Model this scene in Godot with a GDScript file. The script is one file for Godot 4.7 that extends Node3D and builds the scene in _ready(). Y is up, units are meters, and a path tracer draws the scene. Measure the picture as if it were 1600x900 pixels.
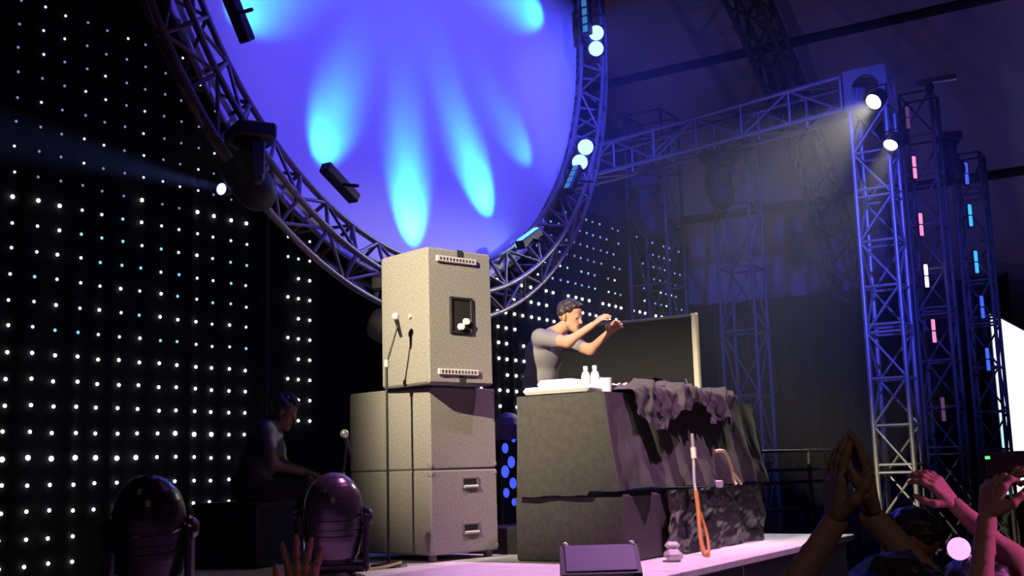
extends Node3D
# A night-time DJ set on a festival stage. Stage axes: x runs along the backdrop, z points to the audience, y is up.

const STAGE := 1.2
var mats := {}
var taken := {}
var rng := RandomNumberGenerator.new()
var unit_tube: ArrayMesh
var unit_lens: SphereMesh

# ------------------------------------------------------------------ helpers
func lin(r: float, g: float, b: float) -> Color:
	return Color(r, g, b).linear_to_srgb()

func mat(key: String, c: Color, rough := 0.8, metal := 0.0) -> StandardMaterial3D:
	if mats.has(key):
		return mats[key]
	var m := StandardMaterial3D.new()
	m.resource_name = key
	m.albedo_color = c
	m.roughness = rough
	m.metallic = metal
	mats[key] = m
	return m

func glow(key: String, c: Color, energy: float) -> StandardMaterial3D:
	if mats.has(key):
		return mats[key]
	var m := StandardMaterial3D.new()
	m.resource_name = key
	m.albedo_color = Color(0.2, 0.2, 0.2)
	m.roughness = 0.4
	m.emission_enabled = true
	m.emission = c
	m.emission_energy_multiplier = energy
	mats[key] = m
	return m

func speckle(freq: float, lo: Color, hi: Color, sd: int, octaves := 3) -> NoiseTexture2D:
	var n := FastNoiseLite.new()
	n.seed = sd
	n.noise_type = FastNoiseLite.TYPE_SIMPLEX_SMOOTH
	n.frequency = freq
	n.fractal_octaves = octaves
	var t := NoiseTexture2D.new()
	t.width = 512
	t.height = 512
	t.seamless = true
	t.noise = n
	var g := Gradient.new()
	g.set_color(0, lo)
	g.set_color(1, hi)
	t.color_ramp = g
	return t

func numbered(called: String) -> String:
	var n: int = taken.get(called, 0)
	taken[called] = n + 1
	return called if n == 0 else "%s_%03d" % [called, n]

func tag(o: Node, label: String, category: String, group := "") -> void:
	o.set_meta("label", label)
	o.set_meta("category", category)
	if group != "":
		o.set_meta("group", group)

func thing(called: String, label: String, category: String, at := Vector3.ZERO, turn := 0.0, group := "") -> Node3D:
	var o := Node3D.new()
	o.name = numbered(called)
	add_child(o)
	o.position = at
	o.rotation.y = turn
	tag(o, label, category, group)
	return o

func struct(called: String) -> Node3D:
	var o := Node3D.new()
	o.name = called
	add_child(o)
	o.set_meta("kind", "structure")
	return o

func part(called: String, mesh: Mesh, m: Material, parent: Node, at := Vector3.ZERO, b := Basis()) -> MeshInstance3D:
	var o := MeshInstance3D.new()
	o.name = called
	o.mesh = mesh
	o.material_override = m
	parent.add_child(o, true)
	o.transform = Transform3D(b, at)
	return o

func tri(st: SurfaceTool, a: Vector3, b: Vector3, c: Vector3, out: Vector3) -> void:
	var n := (b - a).cross(c - a).normalized()
	if n.dot(out) > 0.0:
		var k := b
		b = c
		c = k
	else:
		n = -n
	for p in [a, b, c]:
		st.set_normal(n)
		st.set_uv(Vector2(p.x + p.z, p.y))
		st.add_vertex(p)

func quad(st: SurfaceTool, a: Vector3, b: Vector3, c: Vector3, d: Vector3, out: Vector3) -> void:
	tri(st, a, b, c, out)
	tri(st, a, c, d, out)

func fresh() -> SurfaceTool:
	var st := SurfaceTool.new()
	st.begin(Mesh.PRIMITIVE_TRIANGLES)
	return st

# a chamfered hexahedron between a bottom and a top quadrilateral is enough for cabinets and boxes
func add_cbox(st: SurfaceTool, c: Vector3, s: Vector3, bevel := 0.01, bs := Basis()) -> void:
	var h := s * 0.5
	var b := minf(bevel, minf(h.x, minf(h.y, h.z)) * 0.9)
	var sg := [-1.0, 1.0]
	var v := func(i: float, j: float, k: float, axis: int) -> Vector3:
		var p := Vector3(i * (h.x - b), j * (h.y - b), k * (h.z - b))
		if axis == 0: p.x = i * h.x
		elif axis == 1: p.y = j * h.y
		else: p.z = k * h.z
		return c + bs * p
	for i in sg:
		quad(st, v.call(i, -1.0, -1.0, 0), v.call(i, 1.0, -1.0, 0), v.call(i, 1.0, 1.0, 0), v.call(i, -1.0, 1.0, 0), bs * Vector3(i, 0, 0))
		quad(st, v.call(-1.0, i, -1.0, 1), v.call(1.0, i, -1.0, 1), v.call(1.0, i, 1.0, 1), v.call(-1.0, i, 1.0, 1), bs * Vector3(0, i, 0))
		quad(st, v.call(-1.0, -1.0, i, 2), v.call(1.0, -1.0, i, 2), v.call(1.0, 1.0, i, 2), v.call(-1.0, 1.0, i, 2), bs * Vector3(0, 0, i))
		for j in sg:
			quad(st, v.call(i, j, -1.0, 0), v.call(i, j, 1.0, 0), v.call(i, j, 1.0, 1), v.call(i, j, -1.0, 1), bs * Vector3(i, j, 0))
			quad(st, v.call(i, -1.0, j, 0), v.call(i, 1.0, j, 0), v.call(i, 1.0, j, 2), v.call(i, -1.0, j, 2), bs * Vector3(i, 0, j))
			quad(st, v.call(-1.0, i, j, 1), v.call(1.0, i, j, 1), v.call(1.0, i, j, 2), v.call(-1.0, i, j, 2), bs * Vector3(0, i, j))
			for k in sg:
				tri(st, v.call(i, j, k, 0), v.call(i, j, k, 1), v.call(i, j, k, 2), bs * Vector3(i, j, k))

func cbox(s: Vector3, bevel := 0.01) -> ArrayMesh:
	var st := fresh()
	add_cbox(st, Vector3.ZERO, s, bevel)
	return st.commit()

# turned shape: profile of (radius, height)
func add_lathe(st: SurfaceTool, profile: Array, seg := 24, at := Vector3.ZERO, bs := Basis()) -> void:
	var area := 0.0
	for i in profile.size():
		var a: Vector2 = profile[i]
		area += a.cross(profile[(i + 1) % profile.size()])
	for i in profile.size() - 1:
		var p: Vector2 = profile[i]
		var q: Vector2 = profile[i + 1]
		var slope := Vector2(q.y - p.y, p.x - q.x).normalized() * (1.0 if area > 0.0 else -1.0)
		for k in seg:
			var a0 := TAU * k / seg
			var a1 := TAU * (k + 1) / seg
			var pts := [[p, a0], [q, a1], [q, a0], [p, a0], [p, a1], [q, a1]] if area > 0.0 else [[p, a0], [q, a0], [q, a1], [p, a0], [q, a1], [p, a1]]
			for e in pts:
				var r: Vector2 = e[0]
				var ang: float = e[1]
				st.set_normal(bs * Vector3(cos(ang) * slope.x, slope.y, sin(ang) * slope.x).normalized())
				st.set_uv(Vector2(ang / TAU, r.y))
				st.add_vertex(at + bs * Vector3(cos(ang) * r.x, r.y, sin(ang) * r.x))

func lathe(profile: Array, seg := 24) -> ArrayMesh:
	var st := fresh()
	add_lathe(st, profile, seg)
	return st.commit()

func along(d: Vector3) -> Basis:
	var y := d.normalized()
	var x := y.cross(Vector3(0.13, 0.2, 0.97)).normalized()
	if absf(y.dot(Vector3(0.13, 0.2, 0.97))) > 0.99:
		x = y.cross(Vector3.RIGHT).normalized()
	return Basis(x, y, x.cross(y))

# -z of the result points along d
func facing(d: Vector3) -> Basis:
	return Basis.looking_at(d.normalized(), Vector3.UP if absf(d.normalized().y) < 0.98 else Vector3.RIGHT)

func rod(called: String, a: Vector3, b: Vector3, r: float, m: Material, parent: Node) -> MeshInstance3D:
	var bs := along(b - a)
	bs.x *= r
	bs.z *= r
	bs.y *= (b - a).length()
	return part(called, unit_tube, m, parent, (a + b) * 0.5, bs)

# round hose swept along points, smoothed
func hose(pts: Array, r: float, sides := 8, smooth := true) -> ArrayMesh:
	var path: Array = []
	if smooth:
		for i in pts.size() - 1:
			var p0: Vector3 = pts[maxi(i - 1, 0)]
			var p1: Vector3 = pts[i]
			var p2: Vector3 = pts[i + 1]
			var p3: Vector3 = pts[mini(i + 2, pts.size() - 1)]
			for k in 8:
				path.append(p1.cubic_interpolate(p2, p0, p3, k / 8.0))
		path.append(pts[-1])
	else:
		path = pts
	var st := fresh()
	var rings: Array = []
	for i in path.size():
		var d: Vector3 = path[mini(i + 1, path.size() - 1)] - path[maxi(i - 1, 0)]
		var bs := along(d)
		var ring: Array = []
		for k in sides:
			var a := TAU * k / sides
			ring.append([path[i] + bs * Vector3(cos(a) * r, 0, sin(a) * r), bs * Vector3(cos(a), 0, sin(a))])
		rings.append(ring)
	for i in rings.size() - 1:
		for k in sides:
			var n := (k + 1) % sides
			for e in [rings[i][k], rings[i + 1][n], rings[i + 1][k], rings[i][k], rings[i][n], rings[i + 1][n]]:
				st.set_normal(e[1])
				st.set_uv(Vector2.ZERO)
				st.add_vertex(e[0])
	for e in [0, rings.size() - 1]:
		for k in range(1, sides - 1):
			tri(st, rings[e][0][0], rings[e][k][0], rings[e][k + 1][0], path[e] - path[1 if e == 0 else e - 1])
	return st.commit()

# a sheet given by a function of (u, v), smooth, with thickness given by a second offset layer
func sheet(fn: Callable, nu: int, nv: int) -> ArrayMesh:
	var st := fresh()
	st.set_smooth_group(0)
	for i in nu + 1:
		for j in nv + 1:
			st.set_uv(Vector2(float(i) / nu, float(j) / nv))
			st.add_vertex(fn.call(float(i) / nu, float(j) / nv))
	for i in nu:
		for j in nv:
			var a := i * (nv + 1) + j
			for e in [a, a + nv + 1, a + nv + 2, a, a + nv + 2, a + 1]:
				st.add_index(e)
	st.generate_normals()
	return st.commit()

func spot(parent: Node, at: Vector3, to: Vector3, c: Color, energy: float, angle: float, blend := 0.4, size := 0.06) -> SpotLight3D:
	var l := SpotLight3D.new()
	l.name = "beam"
	parent.add_child(l, true)
	l.light_color = c
	l.light_energy = energy
	l.spot_angle = angle
	l.spot_angle_attenuation = blend
	l.light_size = size
	l.spot_range = 60.0
	l.spot_attenuation = 2.0
	l.shadow_enabled = true
	l.global_transform = Transform3D(facing(to - at), at)
	return l

# ------------------------------------------------------------------ bodies: capsules joined smoothly, meshed as surface nets
# bone: [a, b, ra, rb, colour]
func add_skin(into: Dictionary, bones: Array, cell: float, k: float) -> void:
	var lo := Vector3(1e9, 1e9, 1e9)
	var hi := -lo
	for b in bones:
		var m: float = maxf(b[2], b[3]) + k + cell * 3.0
		lo = lo.min((b[0] as Vector3).min(b[1]) - Vector3.ONE * m)
		hi = hi.max((b[0] as Vector3).max(b[1]) + Vector3.ONE * m)
	var nx := int((hi.x - lo.x) / cell) + 2
	var ny := int((hi.y - lo.y) / cell) + 2
	var nz := int((hi.z - lo.z) / cell) + 2
	var field := PackedFloat32Array()
	field.resize(nx * ny * nz)
	field.fill(1.0)
	var who := PackedInt32Array()
	who.resize(nx * ny * nz)
	var best := PackedFloat32Array()
	best.resize(nx * ny * nz)
	best.fill(1e9)
	for bi in bones.size():
		var bone: Array = bones[bi]
		var a: Vector3 = bone[0]
		var ba: Vector3 = bone[1] - a
		var ra: float = bone[2]
		var rb: float = bone[3]
		var m := maxf(ra, rb) + k + cell * 2.0
		var l2 := maxf(ba.length_squared(), 1e-9)
		var b0 := (a.min(a + ba) - Vector3.ONE * m - lo) / cell
		var b1 := (a.max(a + ba) + Vector3.ONE * m - lo) / cell
		for z in range(maxi(int(b0.z), 0), mini(int(b1.z) + 1, nz)):
			for y in range(maxi(int(b0.y), 0), mini(int(b1.y) + 1, ny)):
				var row := (z * ny + y) * nx
				for x in range(maxi(int(b0.x), 0), mini(int(b1.x) + 1, nx)):
					var p := lo + Vector3(x, y, z) * cell - a
					var t := clampf(p.dot(ba) / l2, 0.0, 1.0)
					var d := (p - ba * t).length() - lerpf(ra, rb, t)
					var i := row + x
					if d < best[i]:
						best[i] = d
						who[i] = bi
					var f := field[i]
					var h := maxf(k - absf(f - d), 0.0) / k
					field[i] = minf(f, d) - h * h * k * 0.25
	var index := {}
	var verts: PackedVector3Array = into.v
	var norms: PackedVector3Array = into.n
	var cols: PackedColorArray = into.c
	var tris: PackedInt32Array = into.i
	var off := [0, 1, nx, nx + 1, nx * ny, nx * ny + 1, nx * ny + nx, nx * ny + nx + 1]
	var edges := [[0, 1], [2, 3], [4, 5], [6, 7], [0, 2], [1, 3], [4, 6], [5, 7], [0, 4], [1, 5], [2, 6], [3, 7]]
	for z in nz - 1:
		for y in ny - 1:
			var row := (z * ny + y) * nx
			for x in nx - 1:
				var i := row + x
				var f0 := field[i]
				if f0 > cell * 2.0 or f0 < -cell * 2.0:
					continue
				var inside := 0
				for o in off:
					if field[i + o] < 0.0:
						inside += 1
				if inside == 0 or inside == 8:
					continue
				var sum := Vector3.ZERO
				var n := 0
				for e in edges:
					var fa := field[i + off[e[0]]]
					var fb := field[i + off[e[1]]]
					if (fa < 0.0) != (fb < 0.0):
						var t := fa / (fa - fb)
						var pa := Vector3(e[0] & 1, (e[0] >> 1) & 1, e[0] >> 2)
						var pb := Vector3(e[1] & 1, (e[1] >> 1) & 1, e[1] >> 2)
						sum += pa.lerp(pb, t)
						n += 1
				index[i] = verts.size()
				verts.append(lo + (Vector3(x, y, z) + sum / n) * cell)
				var gx := field[i + 1] - f0 + field[i + 1 + nx] - field[i + nx] + field[i + 1 + nx * ny] - field[i + nx * ny]
				var gy := field[i + nx] - f0 + field[i + nx + 1] - field[i + 1] + field[i + nx + nx * ny] - field[i + nx * ny]
				var gz := field[i + nx * ny] - f0 + field[i + nx * ny + 1] - field[i + 1] + field[i + nx * ny + nx] - field[i + nx]
				norms.append(Vector3(gx, gy, gz).normalized())
				cols.append(bones[who[i]][4])
	var steps := [1, nx, nx * ny]
	for i: int in index:
		for ax in 3:
			var s: int = steps[ax]
			var u: int = steps[(ax + 1) % 3]
			var w: int = steps[(ax + 2) % 3]
			var fa := field[i]
			var fb := field[i + s]
			if (fa < 0.0) == (fb < 0.0):
				continue
			if not (index.has(i - u) and index.has(i - w) and index.has(i - u - w)):
				continue
			var q0: int = index[i]
			var q1: int = index[i - u]
			var q2: int = index[i - u - w]
			var q3: int = index[i - w]
			if fa < 0.0:
				tris.append_array([q0, q2, q1, q0, q3, q2])
			else:
				tris.append_array([q0, q1, q2, q0, q2, q3])
	into.v = verts
	into.n = norms
	into.c = cols
	into.i = tris

func skin_new() -> Dictionary:
	return {"v": PackedVector3Array(), "n": PackedVector3Array(), "c": PackedColorArray(), "i": PackedInt32Array()}

func skin_mesh(d: Dictionary) -> ArrayMesh:
	var arr := []
	arr.resize(Mesh.ARRAY_MAX)
	arr[Mesh.ARRAY_VERTEX] = d.v
	arr[Mesh.ARRAY_NORMAL] = d.n
	arr[Mesh.ARRAY_COLOR] = d.c
	arr[Mesh.ARRAY_INDEX] = d.i
	var m := ArrayMesh.new()
	m.add_surface_from_arrays(Mesh.PRIMITIVE_TRIANGLES, arr)
	return m

# bones of a hand: wrist, direction of the fingers, direction the palm faces, side (+1: thumb towards palm.cross(dir)), curl 0..1, spread
func hand_bones(wrist: Vector3, dir: Vector3, palm: Vector3, side: float, curl: float, spread: float, c: Color, s := 1.0) -> Array:
	var y := dir.normalized()
	var z := (palm - y * palm.dot(y)).normalized()
	var x := y.cross(z) * side        # towards the thumb
	var out := []
	var lens := [0.078, 0.086, 0.080, 0.062]
	for f in 4:
		var o := 0.030 - f * 0.020
		var root := wrist + (x * o * 0.55 + y * 0.015) * s
		var knuckle := wrist + (x * o + y * (0.088 - absf(f - 1.2) * 0.005)) * s
		out.append([root, knuckle, 0.014 * s, 0.0125 * s, c])
		var a := curl * 0.6
		var fan := (1.3 - f) * spread
		var at := knuckle
		for g in 3:
			var d := (y * cos(a) + z * sin(a) + x * sin(fan) * cos(a)).normalized()
			var l: float = lens[f] * [0.45, 0.31, 0.24][g] * s
			out.append([at, at + d * l, (0.0100 - g * 0.0012) * s, (0.0092 - g * 0.0012) * s, c])
			at += d * l
			a += curl * (1.1 if g == 0 else 0.8)
	var t0 := wrist + (x * 0.022 + y * 0.022 + z * 0.006) * s
	var t1 := t0 + (x * 0.75 + y * 0.6 + z * 0.35).normalized() * 0.042 * s
	var t2 := t1 + (x * (0.45 - curl * 0.4) + y * 0.85 + z * 0.3 * (1.0 + curl)).normalized() * 0.034 * s
	var t3 := t2 + (x * (0.25 - curl * 0.5) + y * 0.9 + z * 0.3 * (1.0 + curl)).normalized() * 0.027 * s
	out.append([t0, t1, 0.015 * s, 0.012 * s, c])
	out.append([t1, t2, 0.0115 * s, 0.0105 * s, c])
	out.append([t2, t3, 0.0105 * s, 0.008 * s, c])
	return out

# head bones about its centre; f is where the face looks, u its up
func head_bones(c: Vector3, f: Vector3, u: Vector3, col: Color, s := 1.0) -> Array:
	f = f.normalized()
	u = (u - f * u.dot(f)).normalized()
	var r := f.cross(u)
	var p := func(a: float, b: float, d: float) -> Vector3: return c + (r * a + u * b + f * d) * s
	return [
		[p.call(0, 0.035, -0.03), p.call(0, 0.04, 0.012), 0.083 * s, 0.076 * s, col],        # skull
		[p.call(0, -0.02, 0.03), p.call(0, -0.075, 0.048), 0.060 * s, 0.040 * s, col],        # face
		[p.call(-0.035, -0.06, 0.015), p.call(0, -0.094, 0.068), 0.030 * s, 0.021 * s, col],  # jaw
		[p.call(0.035, -0.06, 0.015), p.call(0, -0.094, 0.068), 0.030 * s, 0.021 * s, col],
		[p.call(-0.03, 0.012, 0.076), p.call(0.03, 0.012, 0.076), 0.012 * s, 0.012 * s, col], # brow
		[p.call(0, 0.002, 0.086), p.call(0, -0.032, 0.107), 0.008 * s, 0.013 * s, col],       # nose
		[p.call(-0.018, -0.062, 0.082), p.call(0.018, -0.062, 0.082), 0.009 * s, 0.009 * s, Color(col.r * 0.8, col.g * 0.5, col.b * 0.5)],  # lips
		[p.call(-0.080, 0.008, -0.012), p.call(-0.078, -0.028, -0.006), 0.014 * s, 0.010 * s, col],  # ears
		[p.call(0.080, 0.008, -0.012), p.call(0.078, -0.028, -0.006), 0.014 * s, 0.010 * s, col],
	]

# a whole figure in its own axes (feet at the origin, looking along +z).
# o: lean, head, look, arms = [[shoulder, elbow, wrist, finger direction, palm direction, side, curl, spread], x2], shirt, trousers, skin, hair, sit
func person(label: String, at: Vector3, turn: float, o: Dictionary, group := "") -> Node3D:
	var root := thing("person", label, "person", at, turn, group)
	var skin: Color = o.skin
	var shirt: Color = o.shirt
	var leg: Color = o.trousers
	var pelvis: Vector3 = o.get("pelvis", Vector3(0, 0.97, 0))
	var chest: Vector3 = o.get("chest", Vector3(0, 1.28, 0.02))
	var neck: Vector3 = o.get("neck", Vector3(0, 1.47, 0.0))
	var head: Vector3 = o.get("head", Vector3(0, 1.63, 0.03))
	var look: Vector3 = o.get("look", Vector3(0, 0, 1))
	var cell: float = o.get("cell", 0.016)
	var bones := [
		[pelvis, pelvis.lerp(chest, 0.5), 0.13, 0.125, shirt],
		[pelvis + Vector3(-0.06, 0, 0), pelvis + Vector3(0.06, 0, 0), 0.115, 0.115, leg],
		[pelvis.lerp(chest, 0.5), chest, 0.125, 0.135, shirt],
		[chest + Vector3(-0.06, 0.02, 0), chest + Vector3(0.06, 0.02, 0), 0.125, 0.125, shirt],
		[chest, neck.lerp(chest, 0.25), 0.12, 0.075, shirt],
		[neck, head + Vector3(0, -0.04, 0), 0.055, 0.05, skin],
	]
	var knees: Array = o.get("knees", [Vector3(-0.11, 0.51, 0.03), Vector3(0.11, 0.51, 0.03)])
	var ankles: Array = o.get("ankles", [Vector3(-0.12, 0.09, -0.02), Vector3(0.12, 0.09, -0.02)])
	for s in 2:
		var side := -1.0 if s == 0 else 1.0
		var hip := pelvis + Vector3(side * 0.085, -0.05, 0)
		bones.append([hip, knees[s], 0.092, 0.062, leg])
		bones.append([knees[s], ankles[s], 0.062, 0.042, leg])
		bones.append([ankles[s] + Vector3(0, -0.04, -0.02), ankles[s] + Vector3(0, -0.05, 0.17), 0.042, 0.034, Color(0.02, 0.02, 0.02)])
		var a: Array = o.arms[s]
		var sh: Vector3 = a[0]
		var el: Vector3 = a[1]
		var wr: Vector3 = a[2]
		bones.append([neck.lerp(chest, 0.25), sh, 0.062, 0.064, shirt])
		bones.append([sh, sh.lerp(el, 0.55), 0.062, 0.058, shirt])
		bones.append([sh.lerp(el, 0.45), el, 0.046, 0.039, skin])
		bones.append([el, wr, 0.039, 0.027, skin])
	var body := skin_new()
	add_skin(body, bones, cell, 0.05)
	add_skin(body, head_bones(head, look, Vector3.UP, skin), o.get("head_cell", 0.007), 0.018)
	for a in o.arms:
		add_skin(body, hand_bones(a[2], a[3], a[4], a[5], a[6], a[7], skin), o.get("hand_cell", 0.0045), 0.008)
	var m := mat("person_surface", Color.WHITE, 0.75)
	m.vertex_color_use_as_albedo = true
	part("body", skin_mesh(body), m, root)
	# hair: locks over the skull
	var f := look.normalized()
	var r := f.cross(Vector3.UP).normalized()
	var u := r.cross(f)
	var locks := []
	var hc: Color = o.hair
	var rr := RandomNumberGenerator.new()
	rr.seed = 77
	for k in int(o.get("locks", 150)):
		var th := rr.randf() * TAU
		var up := rr.randf_range(-0.35, 1.0)
		var d := Vector3(sqrt(1.0 - up * up) * cos(th), up, sqrt(1.0 - up * up) * sin(th))
		if d.z > 0.5 and d.y < 0.5:
			continue
		if d.y < 0.05 and d.z > -0.15:
			continue
		var p := head + r * d.x * 0.080 + u * (0.045 + d.y * 0.078) + f * (d.z * 0.088 - 0.012)
		locks.append([p, p + (r * rr.randf_range(-1, 1) + u * rr.randf_range(-0.4, 1) + f * rr.randf_range(-1, 1)) * 0.016, 0.022, 0.014, hc * rr.randf_range(0.7, 1.3)])
	var hair := skin_new()
	add_skin(hair, locks, 0.007, 0.012)
	var hm := mat("hair_surface", Color.WHITE, 0.5)
	hm.vertex_color_use_as_albedo = true
	part("hair", skin_mesh(hair), hm, root)
	var eye := SphereMesh.new()
	eye.radius = 0.011
	eye.height = 0.022
	eye.radial_segments = 10
	eye.rings = 6
	for s in [-1.0, 1.0]:
		part("eye", eye, mat("eye_dark", lin(0.03, 0.02, 0.015), 0.2), root, head + r * 0.031 * s + u * -0.002 + f * 0.074)
	return root

# ------------------------------------------------------------------ truss
func truss_straight(root: Node3D, a: Vector3, b: Vector3, w: float, bay: float, m: Material, r := 0.025, doubled := 3) -> void:
	var d := (b - a).normalized()
	var side := d.cross(Vector3.UP)
	if side.length() < 0.1:
		side = Vector3.RIGHT
	side = side.normalized()
	var up := side.cross(d).normalized()
	var off := [(side + up) * w * 0.5, (side - up) * w * 0.5, (-side - up) * w * 0.5, (up - side) * w * 0.5]
	for o in off:
		rod("chord", a + o, b + o, r, m, root)
	var n := int(round((b - a).length() / bay))
	var step := (b - a) / n
	for i in n + 1:
		var p := a + step * i
		for k in 4:
			var o0: Vector3 = off[k]
			var o1: Vector3 = off[(k + 1) % 4]
			rod("brace", p + o0, p + o1, r * 0.62, m, root)
			if doubled > 0 and i % doubled == 0 and i < n:
				rod("brace", p + o0 + d * 0.09, p + o1 + d * 0.09, r * 0.62, m, root)
			if i < n:
				if (i + k) % 2 == 0:
					rod("brace", p + o0, p + step + o1, r * 0.55, m, root)
				else:
					rod("brace", p + o1, p + step + o0, r * 0.55, m, root)

# ------------------------------------------------------------------ lamps
# a theatre lamp hung from a bracket; aim is where it points
func can_lamp(called: String, label: String, at: Vector3, to: Vector3, size: float, lens_mat: Material, light: Array, group := "", yoke_up := 1.0) -> Node3D:
	var root := thing(called, label, "stage light", at, 0.0, group)
	var d := (to - at).normalized()
	var bs := along(d)
	var black := mat("fixture_black", lin(0.012, 0.012, 0.014), 0.6)
	part("housing", lathe([Vector2(0.001, -0.62), Vector2(0.25, -0.58), Vector2(0.4, -0.42), Vector2(0.45, -0.2), Vector2(0.45, 0.3), Vector2(0.5, 0.34), Vector2(0.5, 0.46), Vector2(0.43, 0.46), Vector2(0.42, 0.36)].map(func(v: Vector2) -> Vector2: return v * size), 20), black, root, Vector3.ZERO, bs)
	part("lens", lathe([Vector2(0.42, 0.36), Vector2(0.3, 0.41), Vector2(0.15, 0.435), Vector2(0.001, 0.44)].map(func(v: Vector2) -> Vector2: return v * size), 20), lens_mat, root, Vector3.ZERO, bs)
	var side := d.cross(Vector3.UP).normalized()
	for s in [-1.0, 1.0]:
		part("yoke_arm", hose([side * s * size * 0.47, side * s * size * 0.6 + Vector3(0, 0.05 * yoke_up, 0) * size, side * s * size * 0.6 + Vector3(0, 0.62 * yoke_up, 0) * size, Vector3(0, 0.68 * yoke_up, 0) * size], size * 0.05, 6, false), black, root)
	part("clamp", cbox(Vector3(0.14, 0.2, 0.14) * size, 0.01 * size), black, root, Vector3(0, 0.76 * yoke_up * size, 0))
	if light.size():
		spot(root, at + d * size * 0.5, to, light[0], light[1], light[2], light[3], size * 0.3)
	return root

# moving head: base, yoke, tilting head with a domed back. up = 1 stands, -1 hangs
func moving_head(label: String, at: Vector3, turn: float, tilt: float, s: float, up: float, gloss: Material, group: String) -> Node3D:
	var root := thing("moving_head_light", label, "stage light", at, turn, group)
	var inner := Basis().scaled(Vector3(s, s * up, s))
	part("base", cbox(Vector3(0.36, 0.12, 0.30), 0.02), gloss, root, inner * Vector3(0, 0.06, 0), inner)
	part("turntable", lathe([Vector2(0.001, 0.155), Vector2(0.11, 0.155), Vector2(0.125, 0.12), Vector2(0.001, 0.12)]), gloss, root, Vector3.ZERO, inner)
	var yk := fresh()
	add_cbox(yk, Vector3(0, 0.175, 0), Vector3(0.34, 0.05, 0.12), 0.015)
	part("yoke", yk.commit(), gloss, root, Vector3.ZERO, inner)
	for sd in [-1.0, 1.0]:
		var arm := part("yoke_arm", sheet_arm(sd), gloss, root, Vector3.ZERO, inner)
		part("pivot_cap", lathe([Vector2(0.001, 0.022), Vector2(0.03, 0.018), Vector2(0.045, 0.0), Vector2(0.001, -0.01)], 16), gloss, arm, Vector3(sd * 0.185, 0.43, 0), along(Vector3(sd, 0, 0)))
	var tb := inner * Basis(Vector3.RIGHT, tilt)
	var shell := []
	for k in 11:
		var t := PI * 0.5 * k / 10.0
		shell.append(Vector2(maxf(0.001, 0.152 * sin(t)), 0.05 + 0.185 * cos(t)))
	shell.append_array([Vector2(0.152, 0.03), Vector2(0.146, 0.025), Vector2(0.146, 0.015), Vector2(0.151, 0.01), Vector2(0.147, -0.1), Vector2(0.132, -0.19), Vector2(0.115, -0.22), Vector2(0.1, -0.21), Vector2(0.001, -0.2)])
	var hd := part("head", lathe(shell, 36), gloss, root, inner * Vector3(0, 0.43, 0), tb)
	for k in 2:
		part("vent_rib", lathe([Vector2(0.149, -0.03 - k * 0.035), Vector2(0.153, -0.036 - k * 0.035), Vector2(0.153, -0.046 - k * 0.035), Vector2(0.145, -0.052 - k * 0.035)], 32), gloss, hd)
	return root

func sheet_arm(sd: float) -> ArrayMesh:
	var st := fresh()
	add_cbox(st, Vector3(sd * 0.168, 0.30, 0), Vector3(0.03, 0.30, 0.11), 0.012)
	add_cbox(st, Vector3(sd * 0.168, 0.45, 0), Vector3(0.03, 0.07, 0.07), 0.02)
	return st.commit()

# ================================================================== the scene
func _ready() -> void:
	rng.seed = 4242
	set_camera()
	set_air_and_light()
	make_shared()
	build_shell()
	build_backdrop()
	build_ring()
	build_towers()
	build_stage_things()
	build_booth()
	build_people()
	build_haze()

func set_camera() -> void:
	var cam := Camera3D.new()
	cam.name = "camera"
	add_child(cam)
	var a := deg_to_rad(32.0)
	var p := deg_to_rad(8.93)
	var r := deg_to_rad(1.6)
	var h := Vector3(cos(a), 0, -sin(a))
	var rt := Vector3(sin(a), 0, cos(a))
	var f := Vector3.UP * sin(p) + h * cos(p)
	var u := Vector3.UP * cos(p) - h * sin(p)
	cam.transform = Transform3D(Basis(rt * cos(r) - u * sin(r), u * cos(r) + rt * sin(r), -f), Vector3(0, 1.84, 0))
	cam.fov = rad_to_deg(2.0 * atan(450.0 / 1800.0))
	cam.near = 0.05
	cam.far = 200.0
	cam.current = true

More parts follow.
